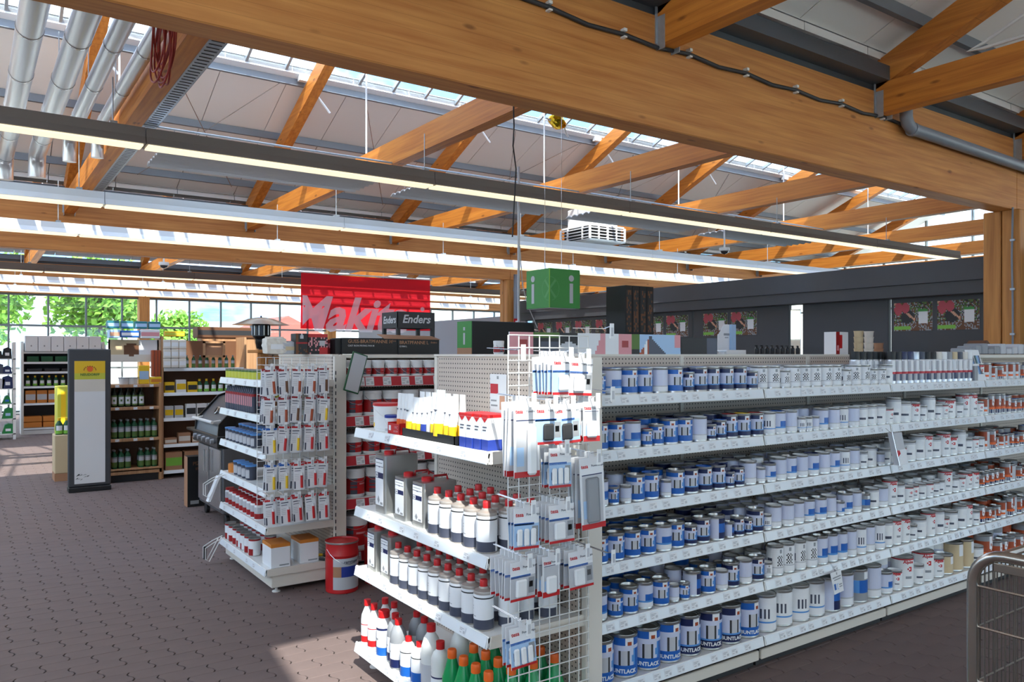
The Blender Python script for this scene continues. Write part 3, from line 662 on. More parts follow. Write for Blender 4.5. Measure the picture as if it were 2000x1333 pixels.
MB().bbox(2.36, 11.0, 5.70, 6.58, 1.672, 1.70, .004).build('top_board', 'cream', G2)
MB().bbox(6.6, 8.5, 3.02, 3.66, 1.672, 1.70, .004).build('top_board', 'cream', G1)
def endcap(lab, xf, ya, yb, xb, levels, tags, grid_z, grid_y):
    """end shelf facing -X; ya = left end (large Y), yb = right end"""
    e = thing('end_shelf', lab, 'shelf'); L = ya-yb; D = xb-xf
    for z in levels:
        add_shelf(e, L, D, xf, ya, z, tags, R, rz=-PI/2)
        MB().prism([(xf+.012, z), (xb, z), (xb, z+.05), (xf+.02, z+.05)], yb-.004, yb+.004, 'y').build('shelf_side', 'cream', e)
    MB().box(xb, xb+.03, yb+.03, ya-.03, .1, 1.69).build('back_panel', 'pegboard', e)
    for y in (yb, ya):
        MB().bbox(xb, xb+.095, y-.018, y+.018, 0, 1.69, .004).build('upright', 'cream', e)
        slm = MB().box(xb+.006, xb+.014, y-.0186, y-.018, .1, .128).mesh('slot', 'dark')
        for k in range(30): O('slot', slm, e, (0, 0, k*.05))
    MB().bbox(xf+.05, xb, yb+.01, ya-.01, .04, .13, .004).build('base_box', 'cream', e)
    for y in (yb+.06, ya-.06): MB().lathe([(.03, 0), (.03, .006), (.01, .012), (.01, .045)], 12, c=(xf+.10, y, 0)).build('foot', 'white_metal', e)
    MB().box(xb-.01, xb+.04, yb, ya, 1.69, 1.702).build('top_cap', 'cream', e)
    return e
E1 = endcap('end shelf of solvents and tubes beside the wire grid', 1.727, 3.99, 2.66, 2.235, [1.254, .828, .505, .09], 6, None, None)
E2 = endcap('end shelf of touch-up sticks behind the dark aisle floor', 1.727, 6.75, 5.53, 2.235, LV, 4, None, None)

def grid(lab, x0, x1, y, z0, z1, n, hz=.0517):
    g = thing('wire_grid', lab, 'wire grid', (0, y, 0))
    wv = MB().tube([(0, 0, z0), (0, 0, z1)], .0026, 6).mesh('wire', 'white_metal')
    for k in range(n+1): O('wire', wv, g, (x0+(x1-x0)*k/n, 0, 0))
    wh = MB().tube([(x0, -.004, 0), (x1, -.004, 0)], .0026, 6).mesh('wire', 'white_metal')
    for k in range(int((z1-z0)/hz)+1): O('wire', wh, g, (0, 0, z1-k*hz))
    return g
GR1 = grid('white wire grid hung with hook packs beside the tin gondola', 1.81, 2.235, 2.63, .12, 1.78, 8)
GR2 = grid('white wire grid with touch-up stick packs on far end shelf', 1.66, 2.15, 5.49, .60, 1.68, 8)
hk = MB().tube([(-.004, 0, .02), (-.004, -.20, .012), (-.004, -.24, .02)], .002, 5).tube([(.004, 0, .02), (.004, -.20, .012)], .002, 5).mesh('hook', 'steel')
htg = MB().bbox(-.011, .011, -.002, .002, -.05, .012, .0009, 0).box(-.006, .006, -.0026, -.002, -.04, -.005, 1).mesh('price_tag', ['white', 'grey_light'])
def hook(g, x, z, ln=1.0):
    h_ = O('hook', hk, g, (x, -.004, z)); h_.scale = (1, ln, 1); t_ = O('price_tag', htg, h_, (0, -.243, .02)); return h_
# price tags stick out of the post: swing hooks with hanging tags
# ---- header board with house picture on the tin gondola
hd = thing('header_board', 'printed header board with house pictures on the tin gondola', 'sign', (0, 3.30, 1.702))
def mosaic(W_, H_, nx, nz_, fn, mats, th=.008):
    m = MB(); vs = [(W_*i/nx, 0, H_*j/nz_) for j in range(nz_+1) for i in range(nx+1)]; fs = []; ms = []
    for j in range(nz_):
        for i in range(nx): fs.append((j*(nx+1)+i, j*(nx+1)+i+1, (j+1)*(nx+1)+i+1, (j+1)*(nx+1)+i)); ms.append(mats.index(fn((i+.5)/nx, (j+.5)/nz_)))
    m.add(vs, fs, ms); m.box(0, W_, .0005, th, 0, H_, 0); return m
def houses(u, v):
    if u < .12: return 'pink' if not (.05 < u < .09 and .3 < v < .7) else 'red_dark'
    if u < .26: return 'slate' if v < .55 and u > .16 else ('leafprint' if v > .75 else 'dark')
    if u < .36: return 'grey_light' if v < .62-(abs(u-.31)*4) else 'dark'
    if u < .46: return 'paper'
    if u < .52: return 'pink' if (u-.46)/.06 > v*.6 else 'paper'
    if u < .60: return 'paper'
    if u < .68: return 'pink' if not (.3 < v < .7 and .62 < u < .66) else 'red_dark'
    if u < .73: return 'leafprint' if v > .25 else 'dark'
    if u < .90:
        w_ = (u-.73)/.17
        if v < 1.5*min(w_*1.6, (1-w_)*1.05) and v < .92: return 'slate' if w_ > .35 else ('white' if abs(w_-.22) < .05 else 'rust')
        return 'sky_print'
    return 'sky_print' if u < .96 or v < .3 else 'pink'
hm = ['paper', 'pink', 'red_dark', 'slate', 'leafprint', 'dark', 'grey_light', 'white', 'rust', 'sky_print']
mosaic(1.25, .115, 100, 12, houses, hm).build('print', hm, hd, (2.28, 0, 0))
mosaic(.32, .10, 20, 8, lambda u, v: 'dark' if u < .7 else 'slate', ['dark', 'slate']).build('print', ['dark', 'slate'], hd, (3.54, 0, 0))

# ================================================================== paint tins
ROWS = [0, .05, .10, .16, .22, .27, .30, .36, .42, .48, .54, .60, .66, .71, .75, .80, .85, .90, .95, 1.0]
def pat(kind, a, z):
    band = kind
    if kind in ('blue', 'navy'):
        c = kind
        if z > .78:
            if 20 < a < 52: return 'paper' if not (28 < a < 44 and .80 < z < .95) else ('rust' if z < .88 else 'paper')
            if -70 < a < 20: return c if z > .82 else ('paper' if -5 < a < 16 else c)
            return c if a < 110 and a > -110 else 'paper'
        if z > .72: return 'lav'
        if z > .27:
            if -8 < a < 0 or 26 < a < 34: return 'dark' if z < .64 else 'lav'
            if 0 <= a <= 26: return 'grey_light' if z < .64 else 'lav'
            if a > 48+9*((z > .55)+(z < .36)): return 'blue_light' if a < 60 else ('blue' if a < 115 else 'lav')
            if -60 < a < -30 and z < .5: return 'lav'
            return 'lav' if a > -95 else 'blue_light'
        if z > .22: return 'blue_light' if c == 'navy' else c
        return c if abs(a) < 120 else 'lav'
    if kind == 'navyside':
        if a > 25: return 'navy' if z > .75 or z < .3 else 'blue'
        return 'lav' if z < .95 else 'grey_light'
    if kind == 'checker':
        if z < .27: return 'paper' if z < .22 else 'grey_light'
        if -2 < a < 44 and .3 < z < .72: return 'dark' if (int((a+63)//9)+int(z*14)) % 2 else 'paper'
        if -70 < a < -40 and .3 < z < .6: return 'slate'
        if 18 < a < 36 and z > .8: return 'grey' if z < .93 else 'paper'
        return 'paper'
    if kind == 'bars':
        if z < .28: return 'blue_light' if z > .24 else 'paper'
        if -30 < a < 40 and .36 < z < .68: return 'slate' if int((a+40)//8) % 2 else 'paper'
        return 'paper'
    if kind == 'plain': return 'lav' if z > .28 else ('grey_light' if z > .22 else 'paper')
    if kind == 'bluewhite':
        if a > 5 and .3 < z < .62: return 'blue'
        return 'lav' if z > .3 else ('blue_light' if z > .24 else 'paper')
    if kind == 'greyblue':
        if -50 < a < 60 and .28 < z < .7: return 'blue' if a > -10 else 'blue_light'
        if 20 < a < 50 and z > .75: return 'paper'
        return 'grey'
    if kind == 'acryl':
        if 10 < a < 44 and .58 < z < .82: return 'paper'
        if z > .9: return 'grey_light'
        if -30 < a < 30 and .30 < z < .42: return 'slate'
        return 'white'
    if kind == 'alpina':
        if (a-26)**2/170+(z-.62)**2/.012 < 1: return 'red' if (a-26)**2/30+(z-.62)**2/.002 > 1 else 'paper'
        if z > .93: return 'red_strip'
        if 0 < a < 36 and .27 < z < .34: return 'grey'
        return 'white'
    if kind == 'rust':
        if 14 < a < 50 and z > .42: return 'paper' if (a-32)**2/324+(z-.75)**2/.1 < 1 and not (28 < a < 38 and .6 < z < .72) else 'rust'
        if z < .2: return 'navy' if int((a+200)//12) % 2 else 'grey_light'
        if z < .34: return 'orange'
        return 'rust' if z < .8 else 'grey'
    if kind == 'stain':
        if z > .5 and a < 20: return 'rust'
        if z > .3 and a < 20: return 'paper'
        return 'grey_light' if a > 20 else ('orange' if z > .18 else 'paper')
    if kind == 'beige': return 'beige' if not (20 < a < 50 and z > .55) else 'paper'
    return 'paper'
def wrap_mesh(kind, r, h, fn=None, z0=.012, z1=None, seg=40, rows=ROWS, name='label_wrap'):
    fn = fn or (lambda a, z: pat(kind, a, z)); z1 = z1 or h-.012; mats = []; m = MB(); vs = []; fs = []; ms = []
    for zf in rows:
        for k in range(seg): a = 2*PI*k/seg-PI; vs.append((r*math.sin(a), -r*math.cos(a), z0+(z1-z0)*zf))
    for i in range(len(rows)-1):
        for k in range(seg):
            k2 = (k+1) % seg; c = fn(360*(k+.5)/seg-180, (rows[i]+rows[i+1])/2)
            if c not in mats: mats.append(c)
            fs.append((i*seg+k, i*seg+k2, (i+1)*seg+k2, (i+1)*seg+k)); ms.append(mats.index(c))
    return m.add(vs, fs, ms).mesh(name, mats, True)
SIZES = {'l': (.069, .200), 'm': (.046, .128), 's': (.037, .104), 'xs': (.028, .086), 'tall': (.046, .165), 'wide': (.060, .135), 'slim': (.036, .15)}
TIN = {}
def tin_meshes(kind, size, lidc):
    k = (kind, size, lidc)
    if k in TIN: return TIN[k]
    r, h = SIZES[size]
    kb = ('body', size)
    if kb not in TIN: TIN[kb] = MB().lathe([(r*.97, 0), (r+.001, .002), (r+.001, .006), (r-.0006, .010), (r-.0006, h-.010), (r+.0012, h-.006), (r+.0012, h), (r-.003, h)], 24).mesh('tin_body', 'tin', True)
    kl = ('lid', size, lidc)
    if kl not in TIN: TIN[kl] = MB().lathe([(r-.003, h-.002), (r-.004, h+.001), (r-.007, h+.001), (r-.009, h-.006), (r*.78, h-.006), (r*.76, h-.010), (.001, h-.010)], 24, caps=True).mesh('lid', lidc, True)
    kw = ('wrap', kind, size)
    if kw not in TIN: TIN[kw] = wrap_mesh(kind, r, h)
    tx = None
    if size == 'l' and kind in ('blue', 'navy'):
        if 'bunt' not in TIN: TIN['bunt'] = bend(text_mesh('BUNTLACK', .026, 'white', 0, .0008), r+.0004)
        tx = (TIN['bunt'], .032, .18)
    if kind == 'alpina' and size in ('l', 'm', 'tall', 'wide'):
        q = 'alp'+size
        if q not in TIN: TIN[q] = bend(text_mesh('Alpina', r*.42, 'red', .1, .0007), r+.0004)
        tx = (TIN[q], h*.84, .30)
    TIN[k] = (TIN[kb], TIN[kw], TIN[kl], tx); return TIN[k]
def place_tin(x, y, z, rz, kind, size, lidc, lab, grp):
    b, wv, ld, tx = tin_meshes(kind, size, lidc); t = thing('paint_tin', lab, 'paint tin', (x, y, z), rz, grp)
    O('tin_body', b, t); lw = O('label_wrap', wv, t); O('lid', ld, t)
    if size == 'l' and 'tin' in lidc:
        if 'chip' not in TIN: TIN['chip'] = MB().bbox(-.018, .014, -.05, -.03, .191, .1925, .0004).mesh('sticker', 'white')
        O('sticker', TIN['chip'], t)
    if tx: O('lettering', tx[0], lw, (0, 0, tx[1]), tx[2])
    return t
LOOK = {'blue': 'blue banded tin', 'navy': 'navy banded tin', 'navyside': 'white tin with navy edge', 'checker': 'white tin with black checker print', 'bars': 'white tin with barred radiator print', 'plain': 'pale plain tin', 'bluewhite': 'white tin with blue patch',
        'greyblue': 'grey tin with blue patch', 'acryl': 'white tin with grey print', 'alpina': 'white tin with red emblem', 'rust': 'rust and orange tin', 'stain': 'grey wood stain tin', 'beige': 'beige tin'}
def kind_at(x, lv, R):
    if x < 2.95: return R.choice(['blue']*6+['plain', 'bluewhite'])
    if x < 3.53: return R.choice(['navy']*6+['navyside', 'plain', 'blue'])
    if x < 4.78:
        if lv == 0: return 'checker'
        if lv == 4: return 'checker' if x < 4.0 else R.choice(['bars', 'plain', 'bluewhite', 'plain'])
        if lv == 5: return R.choice(['bars', 'checker', 'navyside', 'plain']) if x < 4.4 else R.choice(['greyblue', 'bluewhite', 'plain'])
        return R.choice(['plain', 'plain', 'bars', 'bluewhite']) if x < 4.5 else R.choice(['acryl', 'greyblue', 'plain'])
    if x < 6.03: return R.choice(['acryl', 'acryl', 'alpina']) if lv < 3 else R.choice(['alpina', 'acryl', 'alpina', 'acryl'])
    return R.choice(['rust', 'rust', 'stain', 'stain', 'rust'])
R = random.Random(21); LIDS = ['tin', 'tin', 'tin', 'white']
back = []          # tins behind the front row
for lv, z in enumerate(LV):
    zt = z+.0445; x = 2.36; n = 0
    while x < 7.0:
        if lv == 0 and 4.85 < x < 6.02: x = 6.02; continue        # spray cans and colour card stand here
        k = kind_at(x, lv, R)
        if lv == 5: sz = 'l' if x < 4.7 else R.choice(['l', 'wide', 'm', 'wide'])
        elif lv == 4 and 3.6 < x < 4.78: sz = 'tall'
        elif lv == 0: sz = R.choice(['m', 's', 'm'])
        elif x > 4.78: sz = R.choice(['m', 's', 'tall', 'wide', 's']) if x < 6.03 else R.choice(['m', 's', 'slim', 's', 'xs'])
        else: sz = R.choice(['m', 'm', 's', 'xs', 'm'])
        r, h = SIZES[sz]
        if k == 'beige' or (lv == 5 and 5.5 < x < 5.9): k = 'beige' if lv == 5 else k
        ld = 'white' if k in ('plain', 'acryl', 'alpina', 'checker', 'bars') else ('tin' if lv > 2 else R.choice(['blue', 'navy', 'tin']))
        if lv == 1 and x < 2.7: ld = 'red_dark'
        if lv == 1 and 3.2 < x < 3.53: ld = R.choice(['yellow', 'red_dark'])
        n += 1; x += r+.004
        place_tin(x, 2.715+r+R.uniform(0, .012), zt, R.uniform(-1.0, -.5), k, sz, ld, f'{LOOK[k]}, {nth(n)} from the white post, {LVN[lv]} tin shelf', 'front row of paint tins')
        x += r+(.004 if sz != 'l' else .006)+R.random()*.006
    x = 2.36
    while x < 6.9:
        k = kind_at(x, lv, R); sz = 'l' if lv == 5 else R.choice(['m', 'm', 's', 'm'])
        if lv == 0 and 4.85 < x < 6.02: sz = 's'
        r, h = SIZES[sz]; x += r+.004
        for yy in (2.86, 2.985, 3.11): back.append((x, yy+(.03 if lv == 5 else 0)*(1+(yy > 2.9)), zt, k, sz, R.random() < .5)) if (yy < 3.1 or lv == 0) and not (lv == 0 and yy < 2.9 and 4.55 < x < 5.75) else None
        x += r+.006
bm_ = MB(); bmats = ['tin', 'blue', 'navy', 'lav', 'white', 'red_strip', 'rust', 'grey', 'beige', 'dark']
TOPC = {'blue': 1, 'navy': 2, 'navyside': 3, 'checker': 4, 'bars': 4, 'plain': 3, 'bluewhite': 3, 'greyblue': 7, 'acryl': 4, 'alpina': 4, 'rust': 6, 'stain': 7, 'beige': 8}
for x, y, z, k, sz, t_ in back:
    r, h = SIZES[sz]; c = TOPC[k]; lo = c if k in ('blue', 'navy', 'rust') else 3
    bm_.lathe([(r, 0), (r, h*.27), (r, h*.74), (r, h-.006), (r+.001, h), (r-.006, h), (r-.009, h-.006), (.001, h-.007)], 14, [lo, 3 if k != 'rust' else 6, c, 0, 0, 0, 4 if c >= 3 else 0], (x, y, z))
tag(bm_.build('paint_tins_behind', bmats, None, smooth=True), 'further paint tins standing behind the front rows', 'paint tins', kind='stuff')
# ---- spray cans, colour card, tubs on the top tin shelf
SPR = {}
def spray(cap):
    if cap not in SPR:
        r = .0325
        if 'b' not in SPR:
            SPR['b'] = MB().lathe([(r*.95, 0), (r, .004), (r, .155), (r*.9, .166), (r*.72, .172), (.001, .174)], 20).mesh('can_body', 'spray_silver', True)
            SPR['w'] = wrap_mesh('', r+.0004, .155, lambda a, z: ('navy' if z < .42 and -40 < a < 60 else ('red_strip' if .42 < z < .52 else ('paper' if -50 < a < 55 and z > .52 and not (-8 < a < 10 and z > .6) else 'grey_light'))) if z > .12 else 'spray_silver', .006, .15, 28, [0, .12, .24, .42, .52, .6, .72, .86, 1])
        SPR[cap] = MB().lathe([(r*.98, .160), (r*.98, .205), (r*.94, .210), (.001, .211)], 20).mesh('cap', cap, True)
    return SPR['b'], SPR['w'], SPR[cap]
caps = ['black', 'black', 'navy', 'navy', 'silver_cap', 'slate', 'black', 'dark', 'cream', 'white', 'grey', 'beige', 'slate', 'cream', 'white']
R = random.Random(5); k = 0
for row, y in ((0, 2.75), (1, 2.84)):
    for i in range(15):
        x = 4.87+i*.0725+row*.03 if row == 0 else 4.62+i*.0725
        c = caps[i] if row == 0 else ('black' if i < 8 else caps[i % 15]); b, w_, cp = spray(c)
        t = thing('spray_can', f'spray paint can with {c.replace("_cap", "")} cap, {nth(i+1)} from left in the {"front" if row == 0 else "rear"} spray row', 'spray can', (x, y, LV[0]+.0445), R.uniform(-.2, .4), 'spray cans on the top tin shelf')
        O('can_body', b, t); O('label_wrap', w_, t); O('cap', cp, t)
cc = thing('colour_card', 'tilted colour chart card standing right of the spray cans', 'card', (5.985, 2.715, LV[0]+.0445), 0)
m = MB(); m.add([(-.08, 0, 0), (.11, 0, 0), (.09, .05, .225), (-.10, .05, .225), (-.08, .008, 0), (.11, .008, 0), (.09, .058, .225), (-.10, .058, .225)], [(0, 1, 2, 3), (7, 6, 5, 4), (0, 4, 5, 1), (1, 5, 6, 2), (2, 6, 7, 3), (3, 7, 4, 0)])
m.build('card', 'paper', cc); m = MB()
for j in range(2):
    for i in range(10):
        z0 = .05+j*.075; xx = -.075+i*.0165+(.008 if i > 4 else 0); y0 = .05*z0/.225-.001; y1 = .05*(z0+.06)/.225-.001; s_ = -.02*z0/.225
        m.add([(xx+s_, y0, z0), (xx+.013+s_, y0, z0), (xx+.013+s_-.005, y1, z0+.06), (xx+s_-.005, y1, z0+.06)], [(0, 1, 2, 3)], (i+j*3) % 5)
m.build('swatches', ['sky_print', 'blue_light', 'slate', 'dark', 'teal'], cc)
MB().box(-.10, -.05, -.012, .02, 0, .11).build('pocket', 'grey', cc)
# leaflet dispenser hanging from the second shelf, price card on the fifth shelf
ld = thing('leaflet_dispenser', 'clear tilted leaflet holder hanging from the second tin shelf', 'leaflet holder', (4.76, 2.60, 1.02), .1)
fr = MB().add([(-.06, .0, -.0), (.06, 0, 0), (.085, .05, .19), (-.035, .05, .19), (-.06, .035, 0), (.06, .035, 0), (.085, .085, .19), (-.035, .085, .19)], [(0, 1, 2, 3), (7, 6, 5, 4), (0, 4, 5, 1), (1, 5, 6, 2), (2, 6, 7, 3), (3, 7, 4, 0)])
fr.build('leaflets', 'grey_light', ld); MB().add([(-.058, -.002, .002), (.06, -.002, .002), (.07, .02, .09), (-.048, .02, .09)], [(0, 1, 2, 3)]).build('front_print', 'paper', ld); MB().add([(-.07, .005, .05), (-.045, .0, .07), (-.04, .01, .09), (-.064, .014, .09)], [(0, 1, 2, 3)]).build('clip', 'red_strip', ld)
MB().tube([(-.05, .04, .18), (-.05, .09, .22)], .002, 5).tube([(-.08, -.01, .0), (-.05, .05, .2)], .003, 5).build('wire_arm', 'steel', ld)
p = at(1640, 1158, Y=2.64)
sc = thing('price_card', 'white promotional card clipped below the fifth tin shelf', 'card', (p.x, 2.64, p.z), .15)
MB().add([(-.065, 0, 0), (.055, 0, .0), (.06, .02, .12), (-.075, .02, .12), (-.065, .003, 0), (.055, .003, 0), (.06, .023, .12), (-.075, .023, .12)], [(0, 1, 2, 3), (7, 6, 5, 4), (0, 4, 5, 1), (1, 5, 6, 2), (2, 6, 7, 3), (3, 7, 4, 0)]).build('card', 'paper', sc)
m = MB()
def onc(x0, x1, z0, z1, mt): m.add([(x0, .02*z0/.12-.001, z0), (x1, .02*z0/.12-.001, z0), (x1, .02*z1/.12-.001, z1), (x0, .02*z1/.12-.001, z1)], [(0, 1, 2, 3)], mt)
onc(-.06, .045, .085, .092, 0); onc(-.045, .04, .072, .078, 0); onc(-.055, -.032, .022, .055, 1); onc(-.02, -.013, .02, .052, 2); onc(-.013, .0, .047, .052, 2); onc(-.013, .0, .02, .025, 2); onc(.008, .045, .04, .046, 0); onc(.008, .045, .028, .034, 0); onc(-.008, .004, .1, .113, 0)
m.build('print', ['grey', 'blue', 'sky_print'], sc); MB().add([(-.02, .018, .118), (.0, .018, .118), (-.01, .05, .17), (-.03, .05, .17)], [(0, 1, 2, 3)]).build('strap', 'clear_plastic', sc)

# ================================================================== end shelf 1: tubes, canisters, bottles
def lathe_thing(parts, name, lab, cat, loc, rz=0, grp=None):
    t = thing(name, lab, cat, loc, rz, grp)
    for pn, me_ in parts: O(pn, me_, t)
    return t
def E1p(s, d): return (1.727+d, 3.99-s)      # s along the lip from the left, d depth behind the lip
z1 = 1.254+.0445; z2 = .828+.0445; z3 = .505+.0445; z4 = .09+.0445
# white pails with coloured lids
def pail(r, h, lid, lab, x, y, z, label_c='yellow', rz=0):
    t = thing('plastic_pail', lab, 'pail', (x, y, z), rz)
    MB().lathe([(r*.86, 0), (r*.88, .003), (r*.97, h-.02), (r, h-.02), (r, h-.012)], 24).build('pail_body', 'white', t, smooth=True)
    MB().lathe([(r*1.0, h-.014), (r*1.03, h-.012), (r*1.03, h), (r*.9, h+.002), (.001, h-.002)], 24).build('lid', lid, t, smooth=True)
    O('label_wrap', wrap_mesh('', r*.93, h, lambda a, zz: label_c if zz < .3 else 'paper', h*.1, h*.6, 24, [0, .3, 1]), t)
    MB().tube([(r*1.02*math.cos(q*PI/10), -r*.5*math.sin(q*PI/10)*.6-r*.85*math.sin(q*PI/10), h-.03-.05*math.sin(q*PI/10)) for q in range(11)], .0015, 5).build('handle', 'white', t)
    return t
x, y = E1p(.09, .13); pail(.052, .14, 'red', 'small white pail with red lid at the left shelf end', x, y, z1, 'yellow')
x, y = E1p(.20, .10); pail(.066, .145, 'red', 'larger white pail with red lid next to the blue lidded pot', x, y, z1, 'paper')
x, y = E1p(.18, .27); pail(.06, .145, 'red', 'white pail with red lid standing at the back', x, y, z1, 'paper')
x, y = E1p(.315, .075); pail(.037, .09, 'cobalt', 'small pot with blue lid beside the red display box', x, y, z1, 'grey_light')
# red display box with three tubes
bx = thing('display_box', 'red counter box holding three slim white tubes', 'display box', (*E1p(.36, .03), z1), -PI/2)
MB().bbox(0, .13, 0, .005, 0, .055, .001).build('front', 'red', bx); MB().box(0, .13, .10, .105, 0, .075).box(0, .004, 0, .105, 0, .06).box(.126, .13, 0, .105, 0, .06).box(0, .13, 0, .105, 0, .004).build('tray', 'red', bx)
MB().box(.012, .035, -.001, 0, .02, .045).build('label', 'paper', bx); text_on(bx, 'WC', .022, 'pink', (.095, -.001, .036), FACE_MY); text_on(bx, 'SILICON', .012, 'pink', (.09, -.001, .018), FACE_MY)
TUBE = {}
def tube_mesh(r, h, body, lower):
    k = (r, h, body, lower)
    if k not in TUBE:
        m = MB(); vs = []; prof = [(0, r*.75, r*.75), (.02*h/.2, r*.75, r*.75), (.02*h/.2+.001, r, r), (h*.35, r, r*.95), (h*.82, r*1.12, r*.30), (h*.9, r*1.15, .002), (h, r*1.15, .0015)]; seg = 16
        for z, a, b in prof:
            for q in range(seg): t_ = 2*PI*q/seg; vs.append((a*math.cos(t_), b*math.sin(t_), z))
        fs = []; ms = []
        for i in range(len(prof)-1):
            for q in range(seg): fs.append((i*seg+q, i*seg+(q+1) % seg, (i+1)*seg+(q+1) % seg, (i+1)*seg+q)); ms.append([2, 2, 1, 0, 0, 0][i])
        fs += [tuple(reversed(range(seg))), tuple(range((len(prof)-1)*seg, len(prof)*seg))]; ms += [2, 0]
        prt = MB().box(-r*.5, r*.6, -r*1.02, -r*.9, h*.5, h*.54).box(-r*.5, r*.4, -r*1.02, -r*.9, h*.44, h*.465)
        TUBE[k] = (m.add(vs, fs, ms).mesh('tube_body', [body, lower, 'red' if lower != 'cobalt' else 'cobalt'], True), MB().add([(-r*.55, -r*.78, h*.62), (r*.55, -r*.78, h*.62), (0, -r*.84, h*.57)], [(0, 1, 2)]).mesh('print', ['slate', 'grey_light'], False))
    return TUBE[k]
def tube_thing(r, h, body, lower, lab, s, d, z, grp):
    a, b = tube_mesh(r, h, body, lower); t = thing('sealant_tube', lab, 'tube', (*E1p(s, d), z), -PI/2, grp); O('tube_body', a, t); O('print', b, t)
for k in range(3): tube_thing(.017, .20, 'white', 'orange', f'slim white tube in red box, {nth(k+1)} from the left', .385+k*.04, .085, z1+.006, 'tubes in the red box')
tr = thing('black_tray', 'long black cardboard tray holding yellow based tubes', 'tray', (*E1p(.52, .03), z1), -PI/2)
MB().box(0, .50, 0, .004, 0, .042).box(0, .50, .14, .144, 0, .05).box(0, .004, 0, .144, 0, .042).box(.496, .5, 0, .144, 0, .042).box(0, .5, 0, .144, 0, .004).build('tray', 'black', tr)
kk = 0
for s, r, h, lo in ((.555, .026, .205, 'yellow'), (.605, .02, .19, 'yellow'), (.65, .022, .19, 'yellow'), (.705, .026, .195, 'cobalt'), (.745, .018, .20, 'grey_light'), (.79, .021, .215, 'yellow'), (.85, .036, .235, 'yellow'), (.915, .022, .22, 'yellow'), (.955, .02, .21, 'yellow')):
    kk += 1; tube_thing(r, h, 'white', lo, f'white tube with {lo.replace("cobalt", "blue").replace("_", " ")} foot in black tray, {nth(kk)} in front row', s, .06, z1+.005, 'tubes in the black tray')
kk = 0
for s in (.57, .63, .69, .75, .82, .89, .95): kk += 1; tube_thing(.022, .215, 'white', 'yellow', f'white tube in black tray, {nth(kk)} in the rear row', s, .115, z1+.005, 'tubes in the black tray')
def carton(w_, d_, h_, lab, s, d):
    t = thing('carton', lab, 'box', (*E1p(s, d), z1), -PI/2, 'slim white and blue cartons')
    MB().bbox(-w_/2, w_/2, 0, d_, .045, h_-.012, .001).build('carton_body', 'white', t); MB().bbox(-w_/2, w_/2, 0, d_, 0, .045, .001).build('blue_base', 'cobalt', t); MB().bbox(-w_/2-.0005, w_/2+.0005, -.0005, d_+.0005, h_-.014, h_, .001).build('red_top', 'red', t)
    MB().add([(-w_*.45, -.001, h_-.014), (w_*.45, -.001, h_-.014), (0, -.001, h_-.034)], [(0, 1, 2)]).box(-w_*.3, w_*.3, -.001, 0, h_-.055, h_-.05, 1).box(-w_*.3, w_*.2, -.001, 0, h_-.068, h_-.063, 1).build('print', ['red', 'slate'], t)
for k, (s, d) in enumerate(((1.07, .04), (1.125, .04), (1.18, .045), (1.235, .05))): carton(.05, .12, .15, f'slim white carton with red top, {nth(k+1)} from the tray', s, d)
lf = thing('leaflet', 'white leaflet with red block on the pegboard', 'leaflet', (2.226, 3.40, 1.40), -PI/2)
MB().box(0, .15, 0, .003, 0, .20).build('sheet', 'paper', lf); MB().box(.005, .075, -.001, 0, .10, .15).box(.01, .06, -.001, 0, .06, .068, 1).box(.01, .07, -.001, 0, .035, .043, 1).box(.09, .135, -.001, 0, .02, .09, 2).box(.065, .08, -.001, 0, .175, .19, 1).build('print', ['red_strip', 'grey', 'skin'], lf); MB().box(-.02, .10, -.015, 0, -.02, -.002).build('orange_clip', 'orange', lf)
# rectangular silver canisters
CAN = {}
def canister(w_, d_, h_, lab, s, d, z, lit=0):
    t = thing('metal_canister', lab, 'canister', (*E1p(s, d), z), -PI/2, 'rectangular silver canisters')
    r = .014; pts = []
    for cx, cy, a0 in ((w_/2-r, r, -90), (w_/2-r, d_-r, 0), (-w_/2+r, d_-r, 90), (-w_/2+r, r, 180)):
        for q in range(4): a = math.radians(a0+q*30); pts.append((cx+r*math.cos(a), cy+r*math.sin(a)))
    MB().prism(pts, 0, h_, 'z').build('canister_body', 'tin', t, smooth=True)
    MB().box(-w_*.40, w_*.40, -.0012, -.0002, h_*.13, h_*.92, 0).box(-w_*.40, w_*.40, -.0016, -.0012, h_*.925, h_*.94, 1).box(-w_*.40, w_*.40, -.0016, -.0012, h_*.80, h_*.81, 1).box(-w_*.40, w_*.40, -.0017, -.0012, h_*.60, h_*.70, 1).box(-w_*.36, -w_*.14, -.0019, -.0017, h_*.61, h_*.69, 0).box(-w_*.32, -w_*.18, -.002, -.0019, h_*.63, h_*.67, 2).box(-w_*.34, w_*.3, -.0016, -.0012, h_*.86, h_*.875, 2).add([(-w_*.1, -.0017, h_*.805), (w_*.1, -.0017, h_*.805), (0, -.0017, h_*.785)], [(0, 1, 2)], 1).add([(-w_*.2, -.0016, h_*.22), (-w_*.08, -.0016, h_*.30), (w_*.04, -.0016, h_*.22), (-w_*.08, -.0016, h_*.15)], [(0, 1, 2, 3)], 2).box(w_*.1, w_*.33, -.0016, -.0012, h_*.15, h_*.19, 2).build('label', ['paper', 'navy', 'grey'], t)
    MB().lathe([(.026, 0), (.026, .016), (.022, .02), (.001, .02)], 16, c=(-.01, d_*.3, h_)).build('cap', 'red', t, smooth=True)
    MB().tube([(0, d_*.45, h_), (0, d_*.47, h_+.022), (0, d_*.85, h_+.022), (0, d_*.88, h_)], .006, 6).build('handle', 'red_dark', t)
canister(.115, .20, .30, 'tallest silver canister, left on the second solvent shelf', .22, .05, z2)
